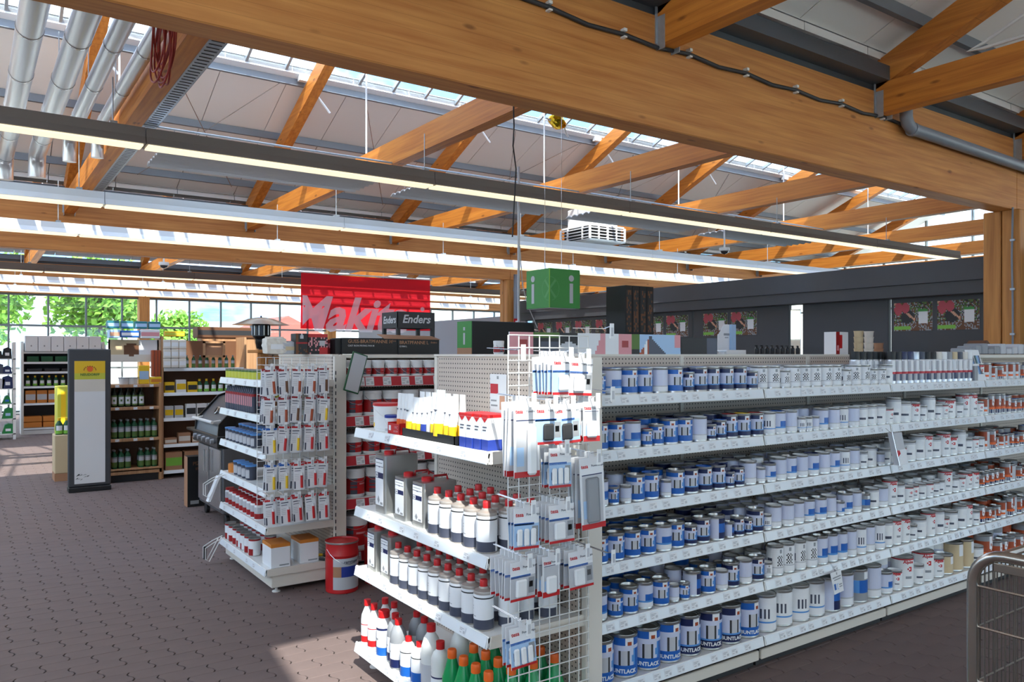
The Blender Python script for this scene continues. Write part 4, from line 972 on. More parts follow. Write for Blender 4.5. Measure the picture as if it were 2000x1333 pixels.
canister(.115, .19, .215, 'medium silver canister in the middle of the second solvent shelf', .45, .05, z2)
canister(.115, .19, .215, 'medium silver canister next to the white bottles, second solvent shelf', .64, .05, z2)
canister(.10, .18, .215, 'silver canister farthest left on the third solvent shelf', .135, .04, z3)
canister(.10, .18, .215, 'silver canister second from left on the third solvent shelf', .30, .04, z3)
# round bottles
BOT = {}
def bottle(kind):
    if kind in BOT: return BOT[kind]
    if kind == 'metal':
        r = .044; p = [(r*.95, 0), (r, .003), (r, .156), (r*1.01, .160), (r*.96, .167), (r*.62, .173), (.022, .176), (.020, .184)]; b = MB().lathe(p, 22).mesh('bottle_body', 'can_top', True)
        w_ = wrap_mesh('', r+.0005, .16, lambda a, z: 'slate' if z < .28 and abs(a) < 130 else ('dark' if .88 < z < .92 else ('grey' if (-70 < a < -30 and (.62 < z < .66 or .55 < z < .58)) or (-60 < a < 0 and .36 < z < .38) else 'paper')), .006, .154, 28, [0, .06, .10, .28, .36, .38, .55, .58, .62, .66, .88, .92, 1])
        c = MB().lathe([(.017, .182), (.017, .208), (.015, .212), (.001, .212)], 14).mesh('cap', 'red', True)
    elif kind == 'red_label':
        r = .034; p = [(r*.92, 0), (r, .006), (r, .14), (r*.92, .165), (r*.5, .20), (.013, .21), (.013, .22)]; b = MB().lathe(p, 20).mesh('bottle_body', 'white', True)
        w_ = wrap_mesh('', r+.0005, .13, lambda a, z: 'red' if .12 < z < .38 else ('red_strip' if .84 < z < .88 else 'paper'), .01, .135, 24, [0, .12, .38, .84, .88, 1]); c = MB().lathe([(.018, .214), (.018, .245), (.001, .246)], 14).mesh('cap', 'red', True)
    elif kind == 'blue_label':
        r = .040; p = [(r*.92, 0), (r, .006), (r, .16), (r*.85, .185), (.028, .198), (.028, .205)]; b = MB().lathe(p, 20).mesh('bottle_body', 'white', True)
        w_ = wrap_mesh('', r+.0005, .15, lambda a, z: 'blue' if z < .3 else ('navy' if z > .92 else ('grey' if -40 < a < 10 and .55 < z < .62 else 'paper')), .01, .15, 24, [0, .3, .45, .55, .62, .75, .92, 1]); c = MB().lathe([(.030, .2), (.030, .232), (.026, .236), (.001, .236)], 16).mesh('cap', 'red', True)
    elif kind == 'smoke':
        r = .043; p = [(r*.92, 0), (r, .006), (r, .15), (r*.96, .17), (r*.7, .20), (.016, .215), (.016, .22)]; b = MB().lathe(p, 20).mesh('bottle_body', 'grey', True)
        w_ = wrap_mesh('', r+.0005, .14, lambda a, z: 'navy' if z < .34 else ('grey' if -40 < a < 0 and .6 < z < .66 else 'paper'), .012, .13, 24, [0, .34, .6, .66, .8, 1]); c = MB().lathe([(.019, .215), (.019, .243), (.001, .244)], 14).mesh('cap', 'red', True)
    elif kind == 'short_blue':
        r = .042; p = [(r*.95, 0), (r, .003), (r, .13), (r*.95, .14), (r*.7, .158), (.016, .164), (.016, .168)]; b = MB().lathe(p, 20).mesh('bottle_body', 'white', True)
        w_ = wrap_mesh('', r+.0005, .13, lambda a, z: 'blue' if z < .38 else ('dark' if .9 < z < .94 else 'paper'), .004, .128, 24, [0, .38, .6, .9, .94, 1]); c = MB().lathe([(.017, .164), (.017, .187), (.001, .188)], 14).mesh('cap', 'red', True)
    elif kind == 'plain':
        r = .048; p = [(r*.92, 0), (r, .006), (r, .17), (r*.95, .20), (r*.72, .235), (r*.45, .255), (.018, .262), (.018, .268)]; b = MB().lathe(p, 22).mesh('bottle_body', 'translucent', True)
        w_ = wrap_mesh('', r+.0005, .14, lambda a, z: 'grey_light' if z < .9 else 'translucent', .03, .13, 24, [0, .9, 1]); c = MB().lathe([(.022, .264), (.022, .298), (.001, .299)], 14).mesh('cap', 'red', True)
    elif kind == 'ribbed':
        r = .043; p = [(r*.92, 0), (r, .006), (r, .10)]+[(r*(.97 if q % 2 else 1), .10+q*.009) for q in range(1, 9)]+[(r*.75, .20), (.018, .215), (.018, .22)]; b = MB().lathe(p, 22).mesh('bottle_body', 'translucent', True)
        w_ = wrap_mesh('', r+.0005, .1, lambda a, z: 'cobalt' if z < .2 else ('navy' if z > .92 else 'paper'), .008, .098, 24, [0, .2, .6, .92, 1]); c = MB().lathe([(.02, .216), (.02, .25), (.001, .251)], 14).mesh('cap', 'red', True)
    elif kind == 'green':
        r = .045; p = [(r*.9, 0), (r, .006), (r, .11), (r*.98, .125), (r*.62, .175), (.020, .205), (.018, .212)]; b = MB().lathe(p, 22).mesh('bottle_body', 'bottle_green', True)
        w_ = wrap_mesh('', r+.0005, .1, lambda a, z: ('paper' if z > .5 else ('beige' if a < 0 else 'yellow')) if abs(a) < 55 else 'bottle_green', .012, .105, 24, [0, .25, .5, .75, 1]); c = MB().lathe([(.021, .208), (.021, .238), (.018, .246), (.001, .247)], 14).mesh('cap', 'orange', True)
    BOT[kind] = (b, w_, c); return BOT[kind]
def put_bottle(kind, lab, x, y, z, grp, rz=-PI/2, sc=1):
    b, w_, c = bottle(kind); t = thing('bottle', lab, 'bottle', (x, y, z), rz, grp); O('bottle_body', b, t); O('label_wrap', w_, t); O('cap', c, t); t.scale = (sc,)*3
R = random.Random(9)
for row, d in enumerate((.07, .17, .27)):
    for k in range(5 if row else 5):
        s = .80+k*.105+row*.02
        put_bottle('metal', f'white red capped can bottle, {nth(k+1)} in {["front", "middle", "rear"][row]} row, second solvent shelf', *E1p(s, d), z2, 'can bottles on second solvent shelf', -PI/2+R.uniform(-.3, .3))
for row in range(4):
    d = .06+row*.105
    for k in range(9):
        s = .42+k*.099+(row % 2)*.03
        put_bottle('metal', f'white red capped can bottle, {nth(k+1)} in {["front", "second", "third", "rear"][row]} row, third solvent shelf', *E1p(s, d), z3, 'can bottles on third solvent shelf', -PI/2+R.uniform(-.3, .3), .97)
base = [('red_label', .07, .05, 'white bottle with red label at the far left, bottom solvent shelf'), ('red_label', .155, .05, 'second white bottle with red label, bottom solvent shelf'), ('red_label', .10, .14, 'white red capped bottle behind the red label pair'), ('red_label', .19, .15, 'rear white red capped bottle behind the red label pair'),
        ('blue_label', .255, .06, 'white bottle with wide red cap and blue label, bottom shelf'), ('smoke', .355, .075, 'grey see-through bottle left of another, bottom solvent shelf'), ('smoke', .44, .05, 'front grey see-through bottle with navy label, bottom shelf'), ('smoke', .39, .18, 'grey bottle behind the see-through pair'), ('smoke', .49, .17, 'grey bottle at the rear beside plain bottle'),
        ('short_blue', .55, .05, 'short white tin bottle with bright blue foot'), ('short_blue', .645, .06, 'second short white tin bottle beside plain bottle'), ('plain', .74, .07, 'tall plain milky bottle with red cap, bottom shelf'), ('plain', .80, .19, 'tall plain milky bottle at the rear, bottom shelf'), ('ribbed', .845, .06, 'ribbed milky bottle with red cap beside green bottles')]
for k, s, d, l in base: put_bottle(k, l, *E1p(s, d), z4, 'bottles on the bottom solvent shelf')
for row in range(4):
    for k in range(4):
        put_bottle('green', f'green bottle with orange cap, {nth(k+1)} in the {["front", "second", "third", "rear"][row]} green row', *E1p(.95+k*.10, .06+row*.115), z4, 'green bottles on the bottom shelf', -PI/2+R.uniform(-.3, .3))

# ================================================================== packs on the wire grids
PK = {}
def pack(kind):
    if kind in PK: return PK[kind]
    W_, H_ = {'small': (.115, .15), 'blue': (.115, .155), 'tall': (.125, .285), 'talldark': (.125, .29), 'wide': (.13, .155), 'slim': (.085, .16), 'white': (.12, .15)}[kind]
    card = MB().box(-W_/2, W_/2, -.0015, .0015, -H_, 0).box(-.014, .014, -.0015, .0015, 0, .022).mesh('card', 'paper')
    m = MB(); y = -.002; mats = ['red', 'blue_light', 'sky_print', 'grey', 'dark', 'blue', 'grey_light', 'white', 'navy']
    def rc(x0, x1, z0, z1, c): m.add([(x0, y, z0), (x1, y, z0), (x1, y, z1), (x0, y, z1)], [(0, 1, 2, 3)], mats.index(c))
    rc(-W_/2, W_/2, -H_, -H_+.010, 'red')
    if kind in ('small', 'wide', 'blue', 'white'):
        rc(-W_/2, W_/2, -H_+.010, -H_*.38, 'sky_print' if kind != 'white' else 'grey_light'); rc(-W_/2, W_/2*.6, -H_*.42, -H_*.36, 'blue'); y = -.0022; rc(W_*.22, W_*.46, -H_*.85, -H_*.45, 'slate' if False else 'grey')
        rc(W_*.25, W_*.4, -H_*.7, -H_*.55, 'dark')
        if kind == 'blue': rc(-W_*.4, -W_*.2, -H_*.8, -H_*.6, 'navy')
    else:
        rc(-W_*.42, W_*.42, -H_+.022, -H_*.25, 'grey_light'); rc(-W_*.42, W_*.42, -H_*.25, -H_*.235, 'navy'); y = -.0022; rc(-W_*.4, -W_*.12, -H_*.85, -H_*.6, 'sky_print')
        rc(-W_/2, W_/2, -H_+.010, -H_+.022, 'red')
    pr = m.mesh('print', mats)
    b = MB()
    if kind == 'tall': b.bbox(-.005, .038, -.022, -.002, -H_*.97, -H_*.32, .008)
    elif kind == 'talldark': b.bbox(-.035, .03, -.012, -.002, -H_*.92, -H_*.28, .008, 0)
    elif kind == 'white':
        b.bbox(-.04, .01, -.018, -.002, -H_*.9, -H_*.45, .005)
    elif kind == 'blue':
        for q in (-.035, -.003, .028): b.bbox(q-.012, q+.012, -.014, -.002, -H_*.92, -H_*.5, .005)
    else: b.bbox(-.03, .02, -.018, -.002, -H_*.9, -H_*.48, .006)
    bl = b.mesh('product', 'grey' if kind == 'talldark' else ('white' if kind != 'wide' else 'dark'))
    if 'tx' not in PK: PK['tx'] = text_mesh('tesa', .022, 'red', 0, .0005, 'LEFT', .0002); PK['tx2'] = text_mesh('Powerstrips', .013, 'slate', 0, 0, 'LEFT', .0002)
    PK[kind] = (card, pr, bl, W_, H_); return PK[kind]
NH = 0
def pack_stack(g, gy, kind, x, ztop, n, where, txt=True):
    global NH
    card, pr, bl, W_, H_ = pack(kind); hook(g, x, ztop+.005)
    R_ = random.Random(int(x*1000)+int(ztop*77))
    for k in range(n):
        y = gy-.20+k*.026
        t = thing('hook_pack', f'{"front" if k == 0 else nth(k+1)} pack {where}', 'pack', (x+R_.uniform(-.004, .004), y, ztop), (R_.uniform(-.05, .02), R_.uniform(-.05, .05), R_.uniform(-.06, .06)), 'adhesive hook packs on the grid')
        O('card', card, t); p_ = O('print', pr, t); O('product', bl, t)
        if k == 0: O('lettering', PK['tx'], p_, (-W_*.44, -.0024, -H_*.16 if H_ < .2 else -.035), FACE_MY); O('lettering', PK['tx2'], p_, (-W_*.02, -.0024, -H_*.16 if H_ < .2 else -.035), FACE_MY)
def gx(px, py, yy): p_ = at(px, py, Y=yy); return p_.x, p_.z
GY = 2.63
for kind, px, py, n, wh in (('small', 1098, 697, 6, 'of the stack on the topmost grid hook'), ('white', 1132, 700, 1, 'beside the topmost hook stack'), ('tall', 1026, 786, 4, 'of tall white strips with red border at grid left'), ('wide', 1068, 790, 1, 'half hidden beside the tall white strips'), ('wide', 1102, 790, 3, 'of dark hook packs on the second hook row'), ('slim', 1150, 785, 3, 'of slim packs jutting right on second row'),
                            ('blue', 1090, 875, 3, 'of blue waterproof packs under the dark ones'), ('talldark', 1152, 893, 4, 'of tall grey strips overlapping the white post'), ('blue', 1025, 992, 3, 'of blue packs left on the fourth hook row'), ('white', 1092, 985, 5, 'of white packs on the fourth hook row'),
                            ('white', 1018, 1095, 6, 'of white packs left on the fifth hook row'), ('slim', 1072, 1085, 5, 'of slim packs amid the fifth hook row'), ('white', 1130, 1075, 5, 'of packs right on the fifth hook row'), ('blue', 1016, 1222, 3, 'of blue packs on the lowest hook')):
    x, z = gx(px, py, GY-.19); pack_stack(GR1, GY, kind, x, z, n, wh)
for px, py in ((1008, 690), (1180, 648), (1182, 770), (1183, 1085)):
    x, z = gx(px, py, GY-.2); hook(GR1, min(x, 2.23), z)
# far grid: touch-up sticks
STK = {}
for c in ('rust', 'brown', 'yellow', 'red'):
    m = MB().box(-.038, .038, -.0015, .0015, -.18, 0, 0).box(-.012, .012, -.0015, .0015, 0, .018, 0).box(-.036, .036, -.002, -.0015, -.012, 0, 1).box(-.030, .01, -.002, -.0015, -.05, -.046, 2).box(-.030, .02, -.002, -.0015, -.034, -.028, 2).box(-.034, -.024, -.002, -.0015, -.17, -.12, 2)
    for q in range(4): m.box(-.030, .0, -.002, -.0015, -.075-q*.012, -.072-q*.012, 3)
    b = MB().tube([(.016, -.008, -.165), (.016, -.008, -.08)], .009, 8, 0).tube([(.016, -.008, -.08), (.016, -.008, -.062)], .006, 8, 1)
    STK[c] = (m, b)
tops = {0: 'red_dark', 1: 'red_dark', 2: 'red', 3: 'blue', 4: 'red'}
for row, z in enumerate((1.60, 1.405, 1.20, .945, .715)):
    for c_ in range(5):
        x = 1.70+c_*.095; col = ['rust', 'brown', 'rust', 'rust', 'brown', 'rust', 'rust', 'brown', 'rust', 'yellow', 'yellow', 'red', 'yellow', 'red', 'red', 'yellow', 'yellow', 'red', 'red', 'red', 'red', 'red', 'red', 'red', 'red'][row*5+c_]
        hook(GR2, x, z+.006, .8); tc_ = tops[row] if not (row == 2 and c_ == 0) and not (row == 3 and c_ > 1) else ('blue' if row == 2 else 'red')
        key = (col, tc_)
        if key not in STK: STK[key] = (STK[col][0].mesh('card', ['paper', tc_, 'slate', 'grey_light']), STK[col][1].mesh('stick', [col, 'white'], True))
        nst = random.Random(row*7+c_).choice([2, 3, 4, 5])
        for k in range(nst):
            t = thing('stick_pack', f'{"front" if k == 0 else nth(k+1)} touch-up stick pack, {nth(row+1)} row from top, {nth(c_+1)} column from left', 'pack', (x+random.uniform(-.01, .01), 5.49-.17+k*.024, z+random.uniform(-.006, .006)), (random.uniform(-.04, .02), random.uniform(-.09, .09), random.uniform(-.12, .12)), 'touch-up stick packs')
            O('card', STK[key][0], t); O('stick', STK[key][1], t)
# ================================================================== end shelf 2 goods
def E2p(s, d): return (1.727+d, 6.75-s)
GD = {}
def simple(kind):
    """small goods with body, print and lid"""
    if kind in GD: return GD[kind]
    if kind == 'cartridge': g = [('body', MB().lathe([(.019, 0), (.021, .004), (.021, .15), (.012, .16), (.006, .19)], 14).mesh('body', 'slate', True)), ('label_wrap', wrap_mesh('', .0214, .15, lambda a, z: 'red_dark' if z > .85 else ('pink' if -40 < a < 30 and z > .3 else 'slate'), .01, .145, 20, [0, .3, .6, .85, 1]))]
    elif kind == 'cup': g = [('body', MB().lathe([(.034, 0), (.036, .004), (.040, .09), (.041, .094)], 18).mesh('body', 'slate', True)), ('lid', MB().lathe([(.042, .094), (.042, .104), (.001, .106)], 18).mesh('lid', 'blue_light', True)), ('label_wrap', wrap_mesh('', .0392, .09, lambda a, z: 'grey_light' if abs(a) < 50 else 'slate', .015, .075, 20, [0, .5, 1]))]
    elif kind == 'yellow_tin': g = [('body', MB().lathe([(.036, 0), (.037, .003), (.037, .075), (.038, .08), (.030, .08), (.001, .078)], 18).mesh('body', 'tin', True)), ('label_wrap', wrap_mesh('', .0375, .075, lambda a, z: 'yellow_green' if z < .8 else 'leafprint', .006, .07, 20, [0, .4, .8, 1]))]
    elif kind == 'jar': g = [('body', MB().lathe([(.036, 0), (.038, .004), (.038, .10), (.032, .112)], 18).mesh('body', 'white', True)), ('lid', MB().lathe([(.034, .11), (.034, .128), (.001, .13)], 18).mesh('lid', 'red_dark', True)), ('label_wrap', wrap_mesh('', .0385, .1, lambda a, z: 'red_dark' if (z < .45 and a > -20) else ('grey_light' if abs(a) < 100 else 'white'), .008, .095, 20, [0, .2, .45, .7, 1]))]
    elif kind == 'redtin': g = [('body', MB().lathe([(.043, 0), (.044, .003), (.044, .13), (.046, .134), (.036, .134), (.001, .13)], 18).mesh('body', 'tin', True)), ('label_wrap', wrap_mesh('', .0446, .13, lambda a, z: 'red_dark' if (z < .4 and -30 < a < 40) or z > .9 else 'paper', .006, .126, 20, [0, .2, .4, .6, .9, 1]))]
    elif kind == 'darkbottle': g = [('body', MB().lathe([(.032, 0), (.034, .004), (.034, .16), (.028, .18), (.012, .21), (.012, .225)], 16).mesh('body', 'bottle_dark', True)), ('cap', MB().lathe([(.015, .222), (.015, .25), (.001, .251)], 12).mesh('cap', 'black', True)), ('label_wrap', wrap_mesh('', .0345, .15, lambda a, z: 'paper' if .15 < z < .85 and abs(a) < 60 and not (.4 < z < .6 and abs(a) < 25) else 'leafprint', .02, .15, 20, [0, .15, .4, .6, .85, 1]))]
    elif kind == 'greenbottle': g = [('body', MB().lathe([(.032, 0), (.034, .004), (.034, .16), (.028, .18), (.012, .205), (.012, .22)], 16).mesh('body', 'green_dark', True)), ('cap', MB().lathe([(.015, .218), (.015, .24), (.001, .241)], 12).mesh('cap', 'grey', True)), ('label_wrap', wrap_mesh('', .0345, .15, lambda a, z: 'grey_light' if .5 < z < .85 and abs(a) < 70 else ('leafprint' if z < .5 else 'grey'), .02, .15, 20, [0, .25, .5, .85, 1]))]
    elif kind == 'sprayer': g = [('body', MB().lathe([(.035, 0), (.037, .004), (.037, .11), (.02, .14), (.014, .155)], 16).mesh('body', 'green_dark', True)), ('cap', MB().lathe([(.017, .155), (.017, .185), (.001, .186)], 12).mesh('cap', 'yellow', True)), ('label_wrap', wrap_mesh('', .0375, .1, lambda a, z: 'lime' if z < .4 else ('paper' if abs(a) < 50 else 'green_dark'), .01, .1, 20, [0, .4, .7, 1]))]
    elif kind == 'black_bottle': g = [('body', MB().lathe([(.024, 0), (.026, .004), (.026, .07), (.012, .085)], 14).mesh('body', 'black_plastic', True)), ('nozzle', MB().lathe([(.013, .085), (.013, .10), (.001, .105)], 10).box(-.03, .01, -.006, .006, .098, .108).mesh('nozzle', 'black', False))]
    elif kind == 'tub': g = [('body', MB().lathe([(.05, 0), (.052, .004), (.058, .07), (.06, .074)], 18).mesh('body', 'white', True)), ('lid', MB().lathe([(.062, .072), (.062, .084), (.001, .086)], 18).mesh('lid', 'silver_cap', True))]
    GD[kind] = g; return g
def put(kind, name, lab, cat, loc, rz=0, grp=None, sc=1):
    t = lathe_thing(simple(kind), name, lab, cat, loc, rz, grp); t.scale = (sc,)*3; return t
R = random.Random(31)
for k in range(9): put('yellow_tin', 'small_tin', f'yellow green small tin, {nth(k+1)} from left on the far end shelf', 'tin', (*E2p(.08+k*.09, .07), LV[0]+.0445), -PI/2, 'yellow small tins')
for row in range(2):
    for k in range(15): put('cartridge', 'cartridge', f'dark cartridge with red top, {nth(k+1)} of the {"front" if row == 0 else "rear"} cartridge row', 'cartridge', (*E2p(.05+k*.05, .06+row*.06), LV[1]+.0445), -PI/2, 'cartridges on far end shelf')
for row in range(2):
    for k in range(8): put('cup', 'filler_cup', f'grey cup with blue lid, {nth(k+1)} of the {"front" if row == 0 else "upper rear"} cup row', 'cup', (*E2p(.08+k*.1, .07+row*.12), LV[2]+.0445+row*.0), -PI/2, 'cups with blue lids', 1+.25*row)
sp_ = thing('sponge_roll', 'yellow brown sponge roll at the left end of fourth far shelf', 'sponge', (*E2p(.14, .10), LV[3]+.0445))
MB().lathe([(.03, 0), (.06, 0), (.062, .01), (.062, .06), (.06, .07), (.03, .07)], 20).build('roll', 'ginger', sp_, smooth=True); MB().lathe([(.03, 0), (.03, .072)], 16, caps=False).build('core', 'kraft', sp_)
for k in range(4): put('cup', 'white_cup', f'grey cup right of the sponge roll, {nth(k+1)} from it', 'cup', (*E2p(.30+k*.11, .08), LV[3]+.0445), -PI/2, 'cups by the sponge', 1.1)
for row in range(3):
    for k in range(9): put('jar', 'filler_jar', f'white jar with dark red lid, {nth(k+1)} in the {["front", "middle", "rear"][row]} jar row', 'jar', (*E2p(.07+k*.10+row*.02, .07+row*.10), LV[4]+.0445), -PI/2+R.uniform(-.4, .4), 'jars on the fifth far shelf')
for row in range(2):
    for k in range(7): put('redtin', 'filler_tin', f'white tin with red label, {nth(k+1)} in the {"front" if row == 0 else "rear"} bottom far row', 'tin', (*E2p(.07+k*.11, .075+row*.12), LV[5]+.0445), -PI/2+R.uniform(-.4, .4), 'tins on the bottom far shelf')
for k, (x, y) in enumerate(((1.78, 5.56), (2.0, 5.58))):
    b = thing('white_box', ['white box with orange top at the far shelf front corner', 'white box with orange top beside the loose batteries'][k], 'box', (x, y, LV[5]+.0445), 0, 'white boxes with orange top')
    MB().bbox(0, .14, 0, .20, 0, .145, .002).build('box_body', 'paper', b); MB().bbox(-.0005, .1405, -.0005, .2005, .145, .17, .002).build('orange_top', 'ginger', b); MB().box(.06, .13, -.001, 0, .012, .022).build('print', 'grey', b)
for k in range(6):
    a = R.uniform(0, PI); x, y = 2.16+(k % 2)*.035, 5.57+.03*(k//2)
    t = thing('glue_stick', f'small black and yellow stick in the loose heap, {nth(k+1)} piece', 'stick', (x, y, LV[5]+.057+.018*(k//3)), (0, PI/2, a-PI/2), 'loose sticks by white boxes')
    MB().lathe([(.010, -.03), (.011, -.028), (.011, .02), (.006, .03)], 10).build('stick', ['dark', 'yellow', 'silver_cap'][k % 3], t, smooth=True); MB().lathe([(.0115, -.03), (.0115, -.02)], 10).build('cap', 'white', t)
# leaflet holders on the far end shelf, and the green framed notice
for z, l in ((LV[3]+.02, 'white leaflet holder hanging from the fourth far shelf'), (.20, 'wire and black leaflet holder above the bottom far shelf')):
    t = thing('leaflet_holder', l, 'leaflet holder', (1.70, 6.66, z))
    MB().add([(-.02, 0, 0), (-.02, -.07, 0), (-.10, -.07, -.20), (-.10, 0, -.20), (0, 0, 0), (0, -.07, 0), (-.08, -.07, -.2), (-.08, 0, -.2)] if z > .5 else [(-.12, 0, -.06), (-.12, -.02, -.06), (-.12, -.02, -.16), (-.12, 0, -.16), (-.10, 0, -.06), (-.10, -.02, -.06), (-.10, -.02, -.16), (-.10, 0, -.16)], [(0, 1, 2, 3), (7, 6, 5, 4), (0, 4, 5, 1), (1, 5, 6, 2), (2, 6, 7, 3), (3, 7, 4, 0)]).build('leaflets', 'paper' if z > .5 else 'black', t)
    MB().tube([(.03, 0, .01), (-.05, 0, -.02), (-.12, 0, -.06), (-.12, 0, -.15), (-.09, 0, -.17), (.0, 0, .0)], .004, 6).tube([(.03, -.07, .01), (-.05, -.07, -.02), (-.12, -.07, -.06), (-.12, -.07, -.15), (-.09, -.07, -.17), (0, -.07, 0)], .004, 6).build('wire_arm', 'white_metal', t)
nb = thing('framed_notice', 'tilted green framed notice clipped on the far white post', 'notice', (2.34, 5.46, 1.42), (0, .28, .12))
MB().bbox(-.065, .065, -.006, .006, 0, .30, .003).build('frame', 'green_dark', nb); MB().box(-.055, .055, -.008, -.0055, .01, .29).build('sheet', 'grey_light', nb); MB().tube([(-.02, .0, .15), (-.05, .06, .18)], .004, 6).build('arm', 'white_metal', nb)

# ================================================================== red aisle
RB = {}
def redpail(r, h):
    k = (r, h)
    if k not in RB:
        RB[k] = [('pail_body', MB().lathe([(r*.93, 0), (r*.94, .004), (r, h-.03), (r*1.03, h-.03), (r*1.03, h-.022), (r, h-.02)], 22).mesh('pail_body', 'white', True)), ('lid', MB().lathe([(r*1.02, h-.02), (r*1.04, h-.018), (r*1.04, h), (r*.9, h+.002), (.001, h)], 22).mesh('lid', 'white', True)),
                 ('label_wrap', wrap_mesh('', r*.985+.0015, h, lambda a, z: ('white' if z > .86 or z < .1 else ('red' if a > -12 else ('slate' if (int(z*12) % 2 and -50 < a) else 'red_dark'))) if not (5 < a < 45 and .55 < z < .62) else 'pink', .012, h-.05, 30, [0, .1, .2, .3, .4, .5, .55, .62, .7, .78, .86, 1])),
                 ('handle', MB().tube([(r*1.03*math.cos(PI+q*PI/10), r*1.03*math.sin(PI+q*PI/10)-.004, h-.04-.06*math.sin(q*PI/10)) for q in range(11)], .0017, 5).mesh('handle', 'grey'))]
    return RB[k]
for lv, z in enumerate(RLV):
    r, h = [(.05, .125), (.075, .19), (.07, .16), (.085, .22), (.10, .26)][lv]; x = 2.37; n = 0
    while x+r < 4.6:
        x += r+.004; n += 1
        lathe_thing(redpail(r, h), 'paint_pail', f'white and red paint pail, {nth(n)} from the far post, {LVN[lv]} red shelf', 'pail', (x, 5.60+r, z+.0745), R.uniform(-.3, .3), 'pails on the red shelves'); x += r+.008
# red price rail stripes as small white label cards are on the rails already
def redbucket(lab, x, y, rz):
    t = thing('metal_bucket', lab, 'bucket', (x, y, 0), rz, 'red metal buckets'); r, h = .115, .36
    MB().lathe([(r*.97, 0), (r, .004), (r, .02), (r*.99, .024), (r, h*.72), (r*1.02, h*.73), (r*1.02, h*.75), (r, h*.76), (r, h-.012), (r*1.04, h-.008), (r*1.04, h), (r*.98, h)], 28).build('bucket_body', 'red', t, smooth=True)
    MB().lathe([(r*.98, h), (r*.96, h-.008), (.001, h-.006)], 28).build('lid', 'red', t, smooth=True); MB().lathe([(r*1.045, h-.010), (r*1.055, h-.004), (r*1.045, h+.002)], 28, caps=False).build('clamp_ring', 'tin', t, smooth=True)
    wl = O('label_wrap', wrap_mesh('', r+.0015, h, lambda a, z: ('grey_light' if z > .74 or z < .40 else ('cobalt' if -35 < a < 40 else 'kraft')) if -60 < a < 62 else 'red', .03, .25, 36, [0, .2, .4, .56, .74, .9, 1]), t)
    O('lettering', bend(text_mesh('remmers', .03, 'slate', .1, .0004), r+.002), wl, (0, 0, .225), .1)
    MB().tube([(r*1.03*math.cos(PI+q*PI/10), r*1.06*math.sin(PI+q*PI/10), h-.05-.10*math.sin(q*PI/10)) for q in range(11)], .0022, 5).build('handle', 'steel', t)
redbucket('red metal bucket standing on the floor in front of the post', 2.23, 5.36, .1); redbucket('red metal bucket behind the front one in the aisle', 2.55, 5.40, .3)

# ================================================================== on top of the second gondola
zt2 = 1.703
def pan_box(lab, px0, px1, y, big, small, h_, bx=.22):
    a = at(px0, 680, Y=y); b = at(px1, 680, Y=y); t = thing('pan_box', lab, 'box', (a.x, y, zt2)); W_ = b.x-a.x
    MB().bbox(0, W_, 0, bx, 0, h_, .002).build('box_body', 'black', t)
    if big == 'GUSS-BRATPFANNE M':
        text_on(t, big, .040, 'kraft', (W_*.10, -.001, h_*.78), FACE_MY, 0, .0004, 'LEFT'); text_on(t, small, .019, 'grey_light', (W_*.10, -.001, h_*.52), FACE_MY, 0, .0003, 'LEFT'); text_on(t, 'Enders', .022, 'kraft', (W_*.90, -.001, h_*.84), FACE_MY, .2, 0)
    else:
        text_on(t, big, .040, 'kraft', (.01, -.001, h_*.78), FACE_MY, 0, .0004, 'LEFT'); text_on(t, small, .019, 'grey_light', (.01, -.001, h_*.52), FACE_MY, 0, .0003, 'LEFT'); text_on(t, 'Enders', .022, 'kraft', (W_*.86, -.001, h_*.80), FACE_MY, .2, 0)
    return t, W_
pan_box('black cast pan box lettered GUSS-BRATPFANNE M on the second gondola', 668, 777, 5.95, 'GUSS-BRATPFANNE M', 'CAST IRON FRYING PAN M', .132)
t, W_ = pan_box('black cast pan box lettered BRATPFANNE L with open brown flap', 778, 858, 5.94, 'BRATPFANNE L', 'G PAN L', .125)
MB().add([(-.13, -.005, .128), (W_+.01, -.005, .124), (W_-.02, .10, .155), (-.15, .10, .165), (-.13, -.005, .131), (W_+.01, -.005, .127), (W_-.02, .10, .158), (-.15, .10, .168)], [(3, 2, 1, 0), (4, 5, 6, 7), (0, 1, 5, 4), (1, 2, 6, 5), (2, 3, 7, 6), (3, 0, 4, 7)]).build('flap', 'kraft', t)
p0 = at(776, 640, Y=6.05); p1 = at(849, 640, Y=6.05); en = thing('display_tray', 'black open display rack lettered Enders above the pan boxes', 'display box', (p0.x, 6.05, zt2+.155)); W_ = p1.x-p0.x; D_ = .30
MB().box(0, W_, 0, .006, .07, .21).box(0, .006, 0, D_, .07, .21).box(W_-.006, W_, 0, D_, .07, .21).box(0, W_, D_-.006, D_, .07, .21).build('fascia', 'dark', en)
for a in (0, W_-.03):
    for b in (0, D_-.03): MB().box(a, a+.03, b, b+.03, -.03, .07).build('corner_post', 'dark', en)
MB().box(0, W_, 0, D_, -.03, -.022).build('base', 'dark', en)
text_on(en, 'Enders', .098, 'grey_light', (W_*.5, -.001, .145), FACE_MY, .25, .002); text_on(en, 'Enders', .088, 'grey_light', (-.001, D_*.5, .14), FACE_MX, .15, .002)
